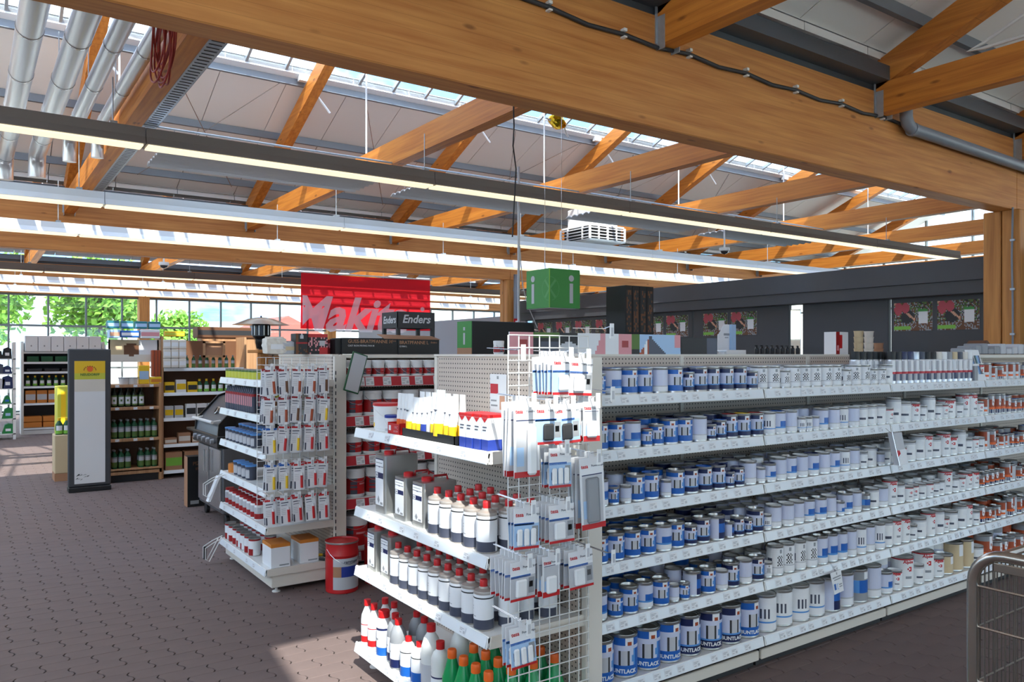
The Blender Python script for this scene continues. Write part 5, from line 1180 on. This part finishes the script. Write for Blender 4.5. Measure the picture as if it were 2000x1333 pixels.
# red/black product boxes, bags at the left of the second gondola top
def prod(lab, px0, px1, ytop, y, dep, mats, fn, nx=14, nz_=12):
    a = at(px0, 692, Y=y); b = at(px1, ytop, Y=y); W_ = b.x-a.x; H_ = b.z-zt2
    t = thing('product_box', lab, 'box', (a.x, y, zt2)); MB().bbox(0, W_, .002, dep, 0, H_, .002).build('box_body', mats[0], t); mosaic(W_, H_, nx, nz_, fn, mats, .0015).build('print', mats, t); return t
rr = random.Random(2)
prod('dark product box with round white motif on the far end shelf', 578, 601, 652, 6.0, .12, ['dark', 'grey_light', 'brown', 'red_dark'], lambda u, v: 'grey_light' if (u-.5)**2+(v-.85)**2 < .02 else ('red_dark' if .5 < v < .62 else ('grey' if False else ('brown' if u < .2 or v < .3 and rr.random() < .3 else 'dark'))))
prod('red topped product box with small printed pictures', 602, 640, 653, 6.02, .14, ['red_dark', 'dark', 'grey_light', 'pink', 'red'], lambda u, v: 'red' if v > .82 else ('red' if v < .3 and u > .55 else ('grey_light' if .45 < v < .7 and .6 < u < .85 else ('pink' if rr.random() < .3 else 'dark'))))
prod('dark red box partly behind the pan boxes', 636, 660, 664, 6.08, .12, ['dark', 'red_dark', 'pink'], lambda u, v: 'pink' if (u-.4)**2+(v-.6)**2 < .04 else 'red_dark')
prod('small black box at the left of the pan boxes', 655, 668, 662, 5.97, .12, ['black', 'dark'], lambda u, v: 'black')
for k, (px, w_, hh, c, l) in enumerate(((536, .16, .13, 'cream', 'cream coloured sack on top of the far end shelf'), (563, .14, .10, 'grey_light', 'clear bag of pale granules on the far end shelf'))):
    p = at(px, 690, Y=6.1); bm = bmesh.new(); bmesh.ops.create_cube(bm, size=1); bmesh.ops.subdivide_edges(bm, edges=bm.edges[:], cuts=5, use_grid_fill=True); q = random.Random(k)
    for v in bm.verts:
        c0 = v.co.copy(); s_ = 1-.18*(abs(c0.x*2)**3+abs(c0.y*2)**3)*.5; v.co = Vector((c0.x*w_*(1-.1*abs(c0.z)), c0.y*.12, (c0.z*s_+.5)*hh))+Vector((q.uniform(-.004, .004), q.uniform(-.004, .004), q.uniform(-.003, .003)*(c0.z > -.4)))
        v.co.z = max(v.co.z, .001)
    me = bpy.data.meshes.new('sack_body'); bm.to_mesh(me); bm.free(); me.materials.append(MATS[c]); t = thing('sack', l, 'bag', (p.x, p.y, zt2)); O('sack_body', me, t); MB().box(-w_*.3, w_*.3, -.064, -.062, hh*.3, hh*.6).build('label', 'paper' if k == 0 else 'beige', t); MB().bbox(-w_*.45, w_*.45, -.01, .01, hh*.92, hh*1.05, .004).build('seal_seam', c, t)
# objects on the second gondola seen over the tin gondola
def over(px, Y=6.1): p_ = at(px, HZ, Y=Y); return p_.x, Y
x, y = over(1418); t = thing('counter_display', 'white cardboard display with arched back above the tin gondola', 'display', (x, y, zt2))
pts = [(-.14, 0), (.14, 0), (.14, .35), (-.02, .35)]+[(-.02-.12*q/6, .35-.12*math.sin(q/6*PI/2)**2-.0*q) for q in range(1, 7)]
MB().prism(pts, 0, .008, 'y').build('back_card', 'paper', t); MB().bbox(-.17, .16, -.16, 0, 0, .05, .002).build('foot_box', 'white', t); MB().box(.06, .14, -.03, 0, .05, .35).build('side_flap', 'sky_print', t); MB().box(-.04, .06, -.001, 0, .22, .245).box(-.02, .04, -.001, 0, .19, .20).build('print', 'grey', t)
for k in range(8):
    x, y = over(1335+k*15, 6.0); put('tub', 'white_tub', f'white tub with grey lid, {nth(k+1)} in the row above the tin gondola', 'tub', (x, y, zt2-.03), 0, 'white tubs on the second gondola', .75)
for k in range(9):
    x, y = over(1478+k*10, 6.0); put('black_bottle', 'black_bottle', f'small black bottle, {nth(k+1)} in the row above the tin gondola', 'bottle', (x, y, zt2), R.uniform(-.5, .5), 'black bottles on the second gondola')
x, y = over(1645); t = thing('starter_set', 'red and white printed box above the spray cans', 'box', (x, y, zt2)); MB().bbox(-.14, .14, 0, .18, 0, .30, .003).build('box_body', 'paper', t)
MB().box(-.14, -.06, -.001, 0, .0, .30, 1).box(-.06, .0, -.0012, 0, .08, .26, 0).box(-.12, -.08, -.0014, -.001, .05, .12, 2).build('print', ['red', 'red_dark', 'pink'], t)
for k, (px, hh, c) in enumerate(((1677, .25, 'beige'), (1697, .24, 'cream'), (1716, .13, 'kraft'))):
    x, y = over(px); t = thing('stacked_tub', ['beige stacked tubs beside the red white box', 'cream stacked tubs beside the beige ones', 'low brown tub right of the cream tubs'][k], 'tub', (x, y, zt2))
    for q in range(int(hh/.08)+1): MB().lathe([(.055, q*.08), (.062, q*.08+.07), (.066, q*.08+.072), (.066, q*.08+.079)], 18).build('tub', c, t, smooth=True)
t = thing('parts_rail', 'white ribbed plastic goods lying along the right end', 'plastic goods', (6.72, 3.12, zt2))
for q in range(14): MB().bbox(q*.11, q*.11+.09, 0, .16, 0, .05+.02*(q % 3), .008).build('piece', 'grey_light' if q > 4 else 'grey', t)
t = thing('gable_box', 'dark red pitched bird house roof before the right column', 'box', (7.62, 3.47, zt2+.026)); MB().prism([(-.15, 0), (.15, 0), (.15, .015), (0, .10), (-.15, .015)], -.08, .08, 'y').build('roof', 'brown', t); MB().box(-.1, .1, -.07, .07, -.025, 0).build('body', 'dark', t)
# tall black fireplace boxes on a rack beyond the gondolas
bx0 = at(1222, 655, t=9.2); rk = thing('storage_rack', 'dark rack carrying the tall black boxes', 'rack', (bx0.x-.1, bx0.y-.1, 0))
for a in (0, .75):
    for b in (0, .5): MB().box(a, a+.05, b, b+.05, 0, 1.92).build('leg', 'black', rk)
for z in (.3, 1.0, 1.88): MB().box(0, .8, 0, .55, z, z+.03).build('board', 'dark', rk)
for k in range(4):
    t = thing('black_box', f'tall black box with glowing log picture, {nth(k+1)} from the left', 'box', (bx0.x-.02+k*.115, bx0.y-.02, 1.912), 0, 'tall black boxes'); MB().bbox(0, .108, .002, .34, 0, .60, .003).build('box_body', 'black', t)
    R2 = random.Random(k); mosaic(.108, .60, 6, 22, lambda u, v: ('brown' if R2.random() < .45 else 'dark') if .2 < u < .8 and .1 < v < .93 else 'black', ['black', 'brown', 'dark'], .0015).build('print', ['black', 'brown', 'dark'], t)
# information desk block with green i panel
dk = thing('info_pillar', 'black block with narrow green i panel behind the end shelf', 'sign', (4.92, 7.9, 0))
MB().bbox(0, .92, 0, .34, 0, 2.10, .006).build('block', 'dark', dk); MB().box(-.006, 0, .005, .335, 1.78, 2.10).build('green_panel', 'green_sign', dk); MB().box(-.006, 0, .005, .335, 1.2, 1.78).build('brown_panel', 'kraft', dk)
MB().box(-.009, -.006, .15, .19, 1.82, 1.96).box(-.009, -.006, .15, .19, 1.99, 2.03).build('letter_i', 'grey_light', dk); t = lathe_thing(redpail(.05, .125), 'paint_pail', 'small red white pail on the end shelf top before black block', 'pail', (2.30, 3.10, 1.703), .5, None)
t.location = (*at(975, 690, Y=5.0).xy[:], 1.703); t.location = (3.0, 5.0, 1.703); t.location = (2.9, 6.15, 1.703); t.location = at(974, HZ, Y=6.14)[:2]+(1.703,)
# patio heaters
def heater(lab, x, y, top, dia):
    t = thing('patio_heater', lab, 'heater', (x, y, 0)); r = dia/2
    MB().lathe([(.22, 0), (.24, .02), (.24, .30), (.16, .62), (.05, .64)], 24).build('base', 'steel', t, smooth=True); MB().lathe([(.035, .6), (.035, top-.42)], 14).build('pole', 'black_plastic', t, smooth=True)
    MB().lathe([(.06, top-.42), (.07, top-.36), (.075, top-.34), (.075, top-.30), (.10, top-.27), (.12, top-.25), (.12, top-.10), (.10, top-.085)], 20).build('burner', 'black_gloss', t, smooth=True)
    m = MB()
    for q in range(12): a = q*PI/6; m.tube([(.123*math.cos(a), .123*math.sin(a), top-.24), (.123*math.cos(a), .123*math.sin(a), top-.11)], .005, 5)
    m.build('guard', 'steel', t); MB().lathe([(r, top-.10), (r*.8, top-.075), (r*.45, top-.02), (r*.15, top), (.001, top+.002)], 32, caps=False).build('reflector', 'steel', t, smooth=True); MB().lathe([(.012, top), (.012, top+.02), (.001, top+.025)], 8).build('finial', 'black', t)
p = at(510, 693, t=10.6); heater('patio heater with wide metal hat behind the far end shelf', p.x, p.y, 2.20, .76)
p = at(995, 693, t=11.2); heater('patio heater hat showing behind the tin gondola header', p.x, p.y, 2.145, .84)

# ================================================================== left side of the hall
def mark(dx):
    seen = set(MARK_ALL[0]) if MARK_ALL else set()
    for o in list(COL.objects):
        if o.parent is None and o.name not in seen: o.location.x += dx
    MARK_ALL.clear(); MARK_ALL.append([o.name for o in COL.objects])
MARK_ALL = [[o.name for o in COL.objects]]
# tall grey sign column
sg = thing('sign_column', 'tall grey display column with yellow sun emblem panel', 'sign', (1.20, 11.02, 0))
MB().bbox(0, .47, 0, .10, .06, 1.77, .012).build('column_body', 'wall_dark', sg); MB().bbox(.0, .47, -.04, .16, 0, .06, .006).build('foot', 'black', sg)
mosaic(.34, 1.52, 1, 40, lambda u, v: 'yellow' if v > .90 else ('yellow_green' if v > .84 else ('cream' if v > .76 else 'paper')), ['paper', 'yellow', 'yellow_green', 'cream'], .004).build('panel', ['paper', 'yellow', 'yellow_green', 'cream'], sg, (.065, -.006, .10))
MB().lathe([(.035, 0), (.035, .002)], 18).build('sun_emblem', 'orange', sg, (.235, -.007, 1.52), FACE_MY)
m = MB()
for q in range(9): a = PI*q/8; c = Vector((.235+.065*math.cos(a), -.009, 1.51+.045*math.sin(a))); m.box(c.x-.006, c.x+.006, -.009, -.007, c.z-.006, c.z+.006)
m.build('emblem_dots', 'rust', sg); text_on(sg, 'NEUDORFF', .042, 'leafprint', (.235, -.0095, 1.45), FACE_MY, 0, .0008)
m = MB(); R = random.Random(8)
for q in range(14): x = .07+R.random()*.14; z = .13+R.random()*.10; m.add([(x, -.011, z), (x+.05*R.random()+.01, -.011, z+.01), (x+.03, -.011, z+.02*R.random()+.005)], [(0, 1, 2)])
m.build('scuff', 'dark', sg)
mark(-.17)
# wooden shelf unit with bottles
wu = thing('wooden_shelf', 'pine shelf unit with rows of dark garden bottles', 'shelf', (1.70, 11.50, 0)); W_ = .66
for a in (0, W_-.035): MB().bbox(a, a+.035, 0, .42, 0, 1.32, .003).build('side', 'pine', wu)
MB().box(.03, W_-.03, .40, .42, .1, 1.3).build('back', 'brown', wu); MB().bbox(0, W_, 0, .05, .10, .16, .003).build('kick_rail', 'pine', wu); MB().box(.03, W_-.03, .06, .40, 0, .1).build('plinth', 'dark', wu)
zs_ = (.16, .56, .98, 1.28)
for z in zs_:
    s_ = O('board', MB().bbox(.03, W_-.03, 0, .41, z-.02, z+.02, .003).mesh('board', 'pine'), wu)
    if z > .2:
        for q in (.08, .3, .5): O('price_tag', TAG, s_, (.03+q, -.006, z))
for lv, (z, kd) in enumerate(((.18, 'greenbottle'), (.58, 'greenbottle'), (1.0, 'darkbottle'))):
    for row in range(2):
        for k in range(7):
            if lv == 2 and k > 4: continue
            if lv == 0 and k == 3: continue
            put(kd, 'garden_bottle', f'garden bottle on pine shelf, {["lowest", "middle", "upper"][lv]} board, {"front" if row == 0 else "rear"} row, {nth(k+1)}', 'bottle', (1.70+.085+k*.082, 11.57+row*.1, z), R.uniform(-.3, .3), 'bottles in the pine shelf', 1.05)
# things above the pine unit
t = thing('photo_board', 'printed board with terrace photo on top of pine shelf', 'sign', (1.72, 11.55, 1.30)); mosaic(.62, .30, 20, 12, lambda u, v: 'brown' if (u-.45)**2*3+(v-.55)**2 < .08 else ('cream' if v < .3 else ('paper' if u > .6 else 'beige')), ['beige', 'brown', 'cream', 'paper'], .01).build('print', ['beige', 'brown', 'cream', 'paper'], t, (0, .06, .30)); MB().box(0, .02, .06, .08, 0, .6).build('stay', 'pine', t); MB().box(.6, .62, .06, .08, 0, .6).build('stay', 'pine', t)
def slab(lab, name, cat, x, y, z, w_, d_, h_, c, band=None):
    t = thing(name, lab, cat, (x, y, z)); MB().bbox(0, w_, 0, d_, 0, h_, min(.006, h_*.1)).build('body', c, t)
    if band: MB().box(.006, w_-.006, -.001, 0, h_*.25, h_*.7).build('label', band, t)
    return t
slab('blue lettered box on the upper left above pine shelf', 'seed_box', 'box', 1.86, 11.52, 1.93, .22, .2, .09, 'blue', 'paper'); slab('white box with red round motif above pine shelf', 'seed_box', 'box', 2.10, 11.53, 1.92, .24, .2, .12, 'paper', 'pink'); slab('reddish round motif box above the grey sign column', 'seed_box', 'box', 1.72, 11.52, 1.92, .13, .2, .11, 'sky_print', 'skin')
for k in range(4): slab(f'blue glassy pack on the highest boxes, {nth(k+1)} from the left', 'glass_pack', 'pack', 1.70+k*.17, 11.58, 2.05, .15, .12, .10, 'teal', 'sky_print')
for k in range(2): put('tub', 'nut_jar', f'jar with red lid on the pine shelf top, {nth(k+1)} from the left', 'jar', (1.90+k*.11, 11.58, 1.302), 0, 'jars on pine shelf top', 1.1)
slab('yellow blue bag standing on the pine shelf top', 'seed_bag', 'bag', 2.08, 11.55, 1.302, .13, .06, .25, 'yellow', 'sky_print'); t = slab('stack of red brown slats right on pine shelf top', 'slat_stack', 'boards', 2.24, 11.53, 1.40, .11, .1, .36, 'rust'); MB().box(.03, .035, -.001, 0, 0, .36).box(.07, .075, -.001, 0, 0, .36).build('gaps', 'dark', t); slab('yellow box under the red brown slats', 'seed_box', 'box', 2.22, 11.52, 1.302, .14, .1, .095, 'yellow', 'ginger')
mark(-.17)
# white lipped shelf bay right of it
w2 = thing('garden_shelf', 'garden goods shelf with white lips right of pine unit', 'shelf', (2.40, 11.55, 0)); W_ = 1.15
for a in (0, W_-.03): MB().bbox(a, a+.03, 0, .45, 0, 1.95, .003).build('side', 'pine', w2)
MB().box(.03, W_-.03, .43, .45, 0, 1.9).build('back', 'brown', w2)
gz = (.06, .42, .78, 1.13, 1.47)
for z in gz: s_ = O('shelf', shelf_mesh(W_-.06, .42, .045), w2, (.03, 0, z)); O('price_rail', rail_mesh(W_-.06, 'lamp_white', .045), s_)
for k in range(11): put('greenbottle', 'plant_bottle', f'plant care bottle on the white lipped shelf top, {nth(k+1)} from left', 'bottle', (2.48+k*.09, 11.64, 1.51), 0, 'plant care bottles', .75)
for k in range(3): slab(f'yellow and black carton, {nth(k+1)} on second garden shelf', 'feed_carton', 'box', 2.45+k*.15, 11.58, 1.17, .13, .1, .15+.03*(k % 2), 'yellow' if k != 1 else 'paper', 'dark' if k != 1 else 'yellow')
for k in range(6): put('sprayer', 'sprayer_bottle', f'green sprayer with yellow cap, {nth(k+1)} on the second garden shelf', 'bottle', (2.92+k*.095, 11.64, 1.17), 0, 'green sprayers', 1.0)
for k in range(2): slab(f'pale carton with yellow lid on third garden shelf, {nth(k+1)}', 'feed_carton', 'box', 2.45+k*.13, 11.58, .82, .115, .1, .17, 'grey_light', 'yellow')
for k in range(5): slab(f'white carton with black picture on third garden shelf, {nth(k+1)}', 'feed_carton', 'box', 2.73+k*.145, 11.58, .82, .13, .1, .19, 'paper', 'dark')
for k in range(5): slab(f'brown printed carton low on fourth garden shelf, {nth(k+1)}', 'feed_carton', 'box', 2.45+k*.18, 11.58, .46, .16, .12, .09+.06*(k % 2), 'kraft', 'cream')
for k in range(3): slab(f'green printed sack on the lowest garden shelf, {nth(k+1)}', 'soil_sack', 'bag', 2.46+k*.25, 11.58, .10, .22, .2, .25, 'kraft', 'lime')
for k in range(9): slab(f'small cream carton with dark lid stacked at garden shelf left, {nth(k+1)} from bottom left', 'tea_carton', 'box', 2.42+(k % 3)*.10, 11.50, 1.52+(k//3)*.13, .095, .04, .125, 'cream', 'paper')
t = slab('yellow topped box above cream cartons', 'tea_carton', 'box', 2.44, 11.52, 1.95, .26, .1, .07, 'yellow', 'yellow_green')
t = thing('photo_crate', 'wooden frame crate with bright edge on the garden shelf', 'crate', (2.95, 11.55, 1.66)); MB().box(0, .30, 0, .03, 0, .03).box(0, .30, 0, .03, .2, .23).box(0, .03, 0, .03, 0, .23).box(.27, .3, 0, .03, 0, .23).build('frame', 'pine', t); MB().box(.03, .27, .03, .04, .03, .2).build('inner', 'kraft', t)
t = slab('long brown box with dark band high behind the garden shelf', 'long_box', 'box', 3.0, 12.1, 1.95, 1.0, .3, .16, 'brown', 'dark'); MB().box(.06, .94, .02, .28, -1.95, 0).build('stand', 'pine', t)
mark(-.21)
# seed bag rack in warm wood
w3 = thing('seed_rack', 'warm wood rack with hanging seed bags behind the far end shelf', 'rack', (3.05, 9.95, 0)); W_ = 1.1
for a in (0, W_-.1): MB().bbox(a, a+.10, 0, .12, 0, 1.72, .004).build('post', 'wood_z', w3)
MB().bbox(-.06, W_+.06, -.08, .35, 1.72, 1.76, .006).build('top_board', 'wood_x', w3); MB().box(.1, W_-.1, .30, .32, .3, 1.72).build('back', 'pine', w3)
for z in (1.10, 1.42): s_ = O('shelf', shelf_mesh(W_-.2, .28, .045), w3, (.1, .02, z)); O('price_rail', rail_mesh(W_-.2, 'lamp_white', .045), s_)
for k in range(7):
    t = thing('seed_bag', f'white orange seed bag with red fruit print, {nth(k+1)} from the wooden post', 'bag', (3.17+k*.13, 10.02, 1.462), 0, 'seed bags'); MB().prism([(-.058, 0), (.058, 0), (.06, .2), (.05, .235), (-.05, .235), (-.06, .2)], 0, .04, 'y').build('bag_body', 'cream', t); MB().box(-.055, .055, -.001, 0, .18, .225, 0).box(-.04, .03, -.001, 0, .04, .09, 1).box(-.045, .045, -.001, 0, .0, .025, 2).build('print', ['ginger', 'red_dark', 'leafprint'], t)
for k in range(8): put('yellow_tin', 'feed_tin', f'yellow tin below the seed bags, {nth(k+1)} from the wooden post', 'tin', (3.20+k*.1, 10.05, 1.142), 0, 'yellow tins below seed bags', 1.1)
mark(0)
# white shelf bay with yellow goods far left
s3 = thing('white_shelf', 'white shelf bay with cartons and yellow bags, far left', 'shelf', (1.32, 19.5, 0)); W_ = 1.5
for a in (-.03, W_): MB().bbox(a, a+.05, 0, .5, 0, 1.98, .004).build('side', 'white_metal', s3)
MB().box(.02, W_, .46, .5, .1, 1.95).build('back', 'dark', s3); MB().bbox(.02, W_, .02, .46, 0, .09, .004).build('base', 'white_metal', s3)
for z in (.10, .62, .98, 1.29, 1.5): s_ = O('shelf', shelf_mesh(W_, .46, .045), s3, (0, 0, z)); O('price_rail', rail_mesh(W_, 'lamp_white', .045), s_)
for k in range(6): t = slab(f'white carton with spout hole on far left shelf top, {nth(k+1)}', 'white_carton', 'box', 1.36+k*.24, 19.45, 1.77, .23, .3, .33, 'paper'); MB().box(.10, .125, -.002, 0, .10, .13).build('hole', 'grey', t)
MB().bbox(.02, W_, .02, .48, 1.72, 1.765, .004).build('top_board', 'white_metal', s3)
for k in range(5): slab(f'dark green pot tray on far left shelf, {nth(k+1)}', 'pot_tray', 'tray', 1.40+k*.26, 19.55, 1.545, .22, .3, .12, 'green_dark' if k < 3 else 'navy')
for k in range(4): slab(f'black flat pack on far left shelf, {nth(k+1)}', 'flat_pack', 'pack', 1.40+k*.32, 19.55, 1.335, .28, .3, .07, 'black_plastic', 'dark')
for k in range(8): put('sprayer', 'sprayer_bottle', f'bottle with yellow cap on the far left shelf, {nth(k+1)}', 'bottle', (1.42+k*.13, 19.62, 1.025), 0, 'far left bottles', 1.2)
for k in range(6): slab(f'yellow bag with white label on far left shelf, {nth(k+1)}', 'feed_bag', 'bag', 1.37+k*.21, 19.55, .665, .19, .15, .27, 'ginger', 'grey_light')
for k in range(8): slab(f'orange yellow sack lying on the lowest far left shelf, {nth(k+1)}', 'feed_sack', 'bag', 1.34+(k % 4)*.35, 19.48, .15+(k//4)*.12, .33, .35, .11, 'ginger')
mark(-.34)
# yellow display on a pallet between
y1 = thing('pallet_display', 'tall yellow cardboard display on a pallet', 'display', (1.42, 14.6, 0))
MB().bbox(0, .40, 0, .5, .12, 1.18, .01).build('card_body', 'yellow_green', y1); MB().box(.05, .12, -.002, 0, .2, 1.1).box(.25, .3, -.002, 0, .2, 1.1).build('print', 'yellow', y1)
for q in (0, .22, .44): MB().box(-.03, .43, q-.0, q+.09, 0, .12).build('block', 'kraft', y1)
y2 = thing('pallet_display', 'pale yellow bottle display with white caps beside sign column', 'display', (1.18, 12.1, 0)); MB().bbox(0, .30, 0, .35, .10, .62, .01).build('card_body', 'beige', y2); MB().box(0, .3, 0, .35, 0, .1).build('pallet', 'kraft', y2)
for k in range(3): put('sprayer', 'sprayer_bottle', f'yellow capped bottle on the pale display, {nth(k+1)}', 'bottle', (1.24+k*.09, 12.18, .622), 0, 'bottles on pale display', 1.2)
mark(-.21)
# cluttered rack at the outer left with colourful goods
ck = thing('goods_rack', 'rack with mixed blue and green goods at the left edge', 'rack', (-.5, 18.6, 0))
for a in (0, 1.65): MB().box(a, a+.05, 0, .05, 0, 1.95).build('post', 'white_metal', ck); MB().box(a, a+.05, .45, .5, 0, 1.95).build('post', 'white_metal', ck)
cols = ['navy', 'black', 'slate', 'blue', 'teal', 'green', 'grey_light', 'white', 'dark', 'lime']; R = random.Random(17); nn = 0
for lv in range(6):
    z = .12+lv*.3; MB().box(0, 1.7, 0, .5, z-.02, z).build('board', 'white_metal', ck)
    for k in range(9):
        nn += 1; c = R.choice(cols[:3]+cols[6:9]) if lv > 2 else R.choice(['green', 'lime', 'grey_light', 'white', 'green']); t = thing('goods_bundle', f'bundled goods on the left edge rack, board {_o[lv+1]} from below, piece {_o[k+1]}'.replace('board first', 'lowest board').replace(' from below', ' up') , 'goods', (-.45+k*.18, 18.62, z), 0, 'goods at the left edge')
        w_ = .13+R.random()*.05; hh = .12+R.random()*.12; MB().prism([(-.02, 0), (w_, 0), (w_+R.uniform(-.03, .03), hh), (w_*.5, hh+.03), (R.uniform(-.02, .03), hh)], 0, .3, 'y').build('bundle', c, t); MB().box(w_*.2, w_*.7, -.002, 0, hh*.3, hh*.6).build('label', R.choice(['paper', 'sky_print', 'blue']), t)
mark(-.38)
# gas grill and pizza box
gr = thing('gas_grill', 'dark gas grill with slanted lid and steel doors', 'grill', (2.05, 7.95, 0)); D_ = .95
MB().bbox(.02, .55, 0, D_, .12, .78, .012).build('cabinet', 'grill_grey', gr)
for a in (.04, .50): MB().bbox(.0, .022, a, a+.41, .16, .76, .006).build('door', 'steel', gr)
for a in (.42, .53): MB().tube([(-.03, a, .5), (-.03, a, .72)], .010, 8).build('door_handle', 'steel', gr)
MB().bbox(-.04, .60, -.03, D_+.03, .78, .90, .01).build('control_panel', 'black_gloss', gr)
for q in range(5): MB().lathe([(.026, 0), (.024, .03), (.001, .032)], 14).build('knob', 'silver_cap', gr, (-.04, .12+q*.175, .84), (0, -PI/2, 0))
MB().prism([(-.02, .90), (.58, .90), (.58, 1.02), (.46, 1.24), (.34, 1.28), (.22, 1.24), (.0, 1.0)], .02, D_-.02, 'y').build('lid', 'grill_grey', gr, smooth=True, ang=50)
for a in (.0, D_-.03): MB().prism([(-.03, .89), (.60, .89), (.60, 1.03), (.47, 1.26), (.34, 1.30), (.21, 1.26), (-.02, 1.01)], a, a+.03, 'y').build('lid_end', 'black_gloss', gr)
MB().tube([(-.06, .08, 1.03), (-.06, D_-.08, 1.03)], .016, 10).tube([(-.06, .12, 1.03), (.03, .12, 1.04)], .010, 6).tube([(-.06, D_-.12, 1.03), (.03, D_-.12, 1.04)], .010, 6).build('lid_handle', 'white_metal', gr, smooth=True)
MB().lathe([(.045, 0), (.045, .012), (.03, .016)], 16).build('thermometer', 'chrome', gr, (.09, D_/2, 1.12), (0, -PI/3, 0))
MB().bbox(-.02, .52, D_+.03, D_+.42, .86, .89, .006).build('side_table', 'black_gloss', gr)
for a in (.08, .86):
    for b in (.08, .48): MB().lathe([(.045, -.02), (.05, -.015), (.05, .015), (.045, .02)], 14).build('wheel', 'black', gr, (b, a, .05), (0, PI/2, 0)); MB().box(b-.015, b+.015, a-.015, a+.015, .08, .13).build('caster', 'dark', gr)
pz = thing('pizza_box', 'tall narrow black box lettered PIZZA beside the grill', 'box', (2.02, 9.22, 0)); MB().bbox(0, .42, 0, .16, 0, .56, .003).build('box_body', 'black', pz); MB().box(-.001, 0, 0, .16, 0, .56).build('side', 'kraft', pz); text_on(pz, 'PIZZA', .055, 'brown', (.13, -.001, .48), FACE_MY, 0, .001); text_on(pz, 'STEIN', .035, 'brown', (.13, -.001, .42), FACE_MY, 0, .001); MB().box(.03, .12, -.001, 0, .03, .07).build('label', 'grey', pz)
slab('green framed notice sheet behind the grill lid', 'notice_board', 'notice', 2.75, 9.6, 1.05, .30, .03, .34, 'green_dark', 'grey_light'); MB().box(2.88, 2.92, 9.605, 9.625, 0, 1.05).build('notice_stand', 'dark', bpy.data.objects['notice_board'], (-2.75, -9.6, -1.05))

# ================================================================== shopping cart at the right edge
kt = thing('shopping_cart', 'chrome wire shopping cart at the lower right edge', 'shopping cart', (2.44, 1.125, 0)); L_ = .95; T = 1.12; W_ = .62
def frame_pts(x):
    pts = [(x, 0, .16), (x, 0, T-.09)]
    for q in range(1, 7): a = PI/2*q/6; pts.append((x, -.09+.09*math.cos(a), T-.09+.09*math.sin(a)))
    return pts+[(x, -L_+.09, T)]+[(x, -L_+.09-.09*math.sin(PI/2*q/6), T-.09+.09*math.cos(PI/2*q/6)) for q in range(1, 7)]+[(x, -L_, .16)]
for x in (0, W_): MB().tube(frame_pts(x), .0165, 12).build('frame_tube', 'chrome', kt, smooth=True)
for z in (.18, T-.03): MB().tube([(0, -.02 if z > .5 else 0, z), (W_, -.02 if z > .5 else 0, z)], .012, 8).build('cross_tube', 'chrome', kt)
MB().bbox(-.018, -.010, -.34, -.20, T-.085, T-.035, .004).build('bracket', 'dark', kt)
MB().bbox(-.012, -.004, -L_+.1, -.06, T-.045, T-.020, .002).build('top_rail', 'chrome', kt)
wy = MB().tube([(0, -.01, 0), (0, -L_+.01, 0)], .004, 6).mesh('long_wire', 'chrome'); wz = MB().tube([(.006, 0, .22), (.006, 0, T-.04)], .0022, 5).mesh('upright_wire', 'wire_dark')
for x in (0, W_):
    for z in (.25, .42, .58, .74, .90, T-.10): O('long_wire', wy, kt, (x, 0, z))
    for k in range(34): O('upright_wire', wz, kt, (x, -.03-k*.027, 0))
wx_ = MB().tube([(.01, 0, 0), (W_-.01, 0, 0)], .003, 5).mesh('cross_wire', 'wire_dark')
for z in (.25, .42, .58, .74, .90): O('cross_wire', wx_, kt, (0, -.01, z))
for k in range(22): O('upright_wire', wz, kt, (.02+k*.027, -.008, 0))
MB().box(.01, W_-.01, -L_+.01, -.01, .235, .245).build('basket_floor', 'steel', kt)
for x in (.06, W_-.06):
    for y in (-.08, -L_+.08): MB().lathe([(.05, -.014), (.056, -.01), (.056, .01), (.05, .014)], 16).build('wheel', 'black', kt, (x, y, .056), (0, PI/2, 0)); MB().box(x-.02, x+.02, y-.012, y+.012, .10, .17).build('caster', 'steel', kt)
MB().bbox(.02, .20, -.42, -.22, T+.012, T+.03, .004).build('child_seat_board', 'kraft', kt)
MB().tube([(0, -.15, T+.012), (.03, -.2, T+.05), (.10, -.25, T+.045), (.2, -.3, T+.02)], .006, 6).build('wire_loop', 'chrome', kt)
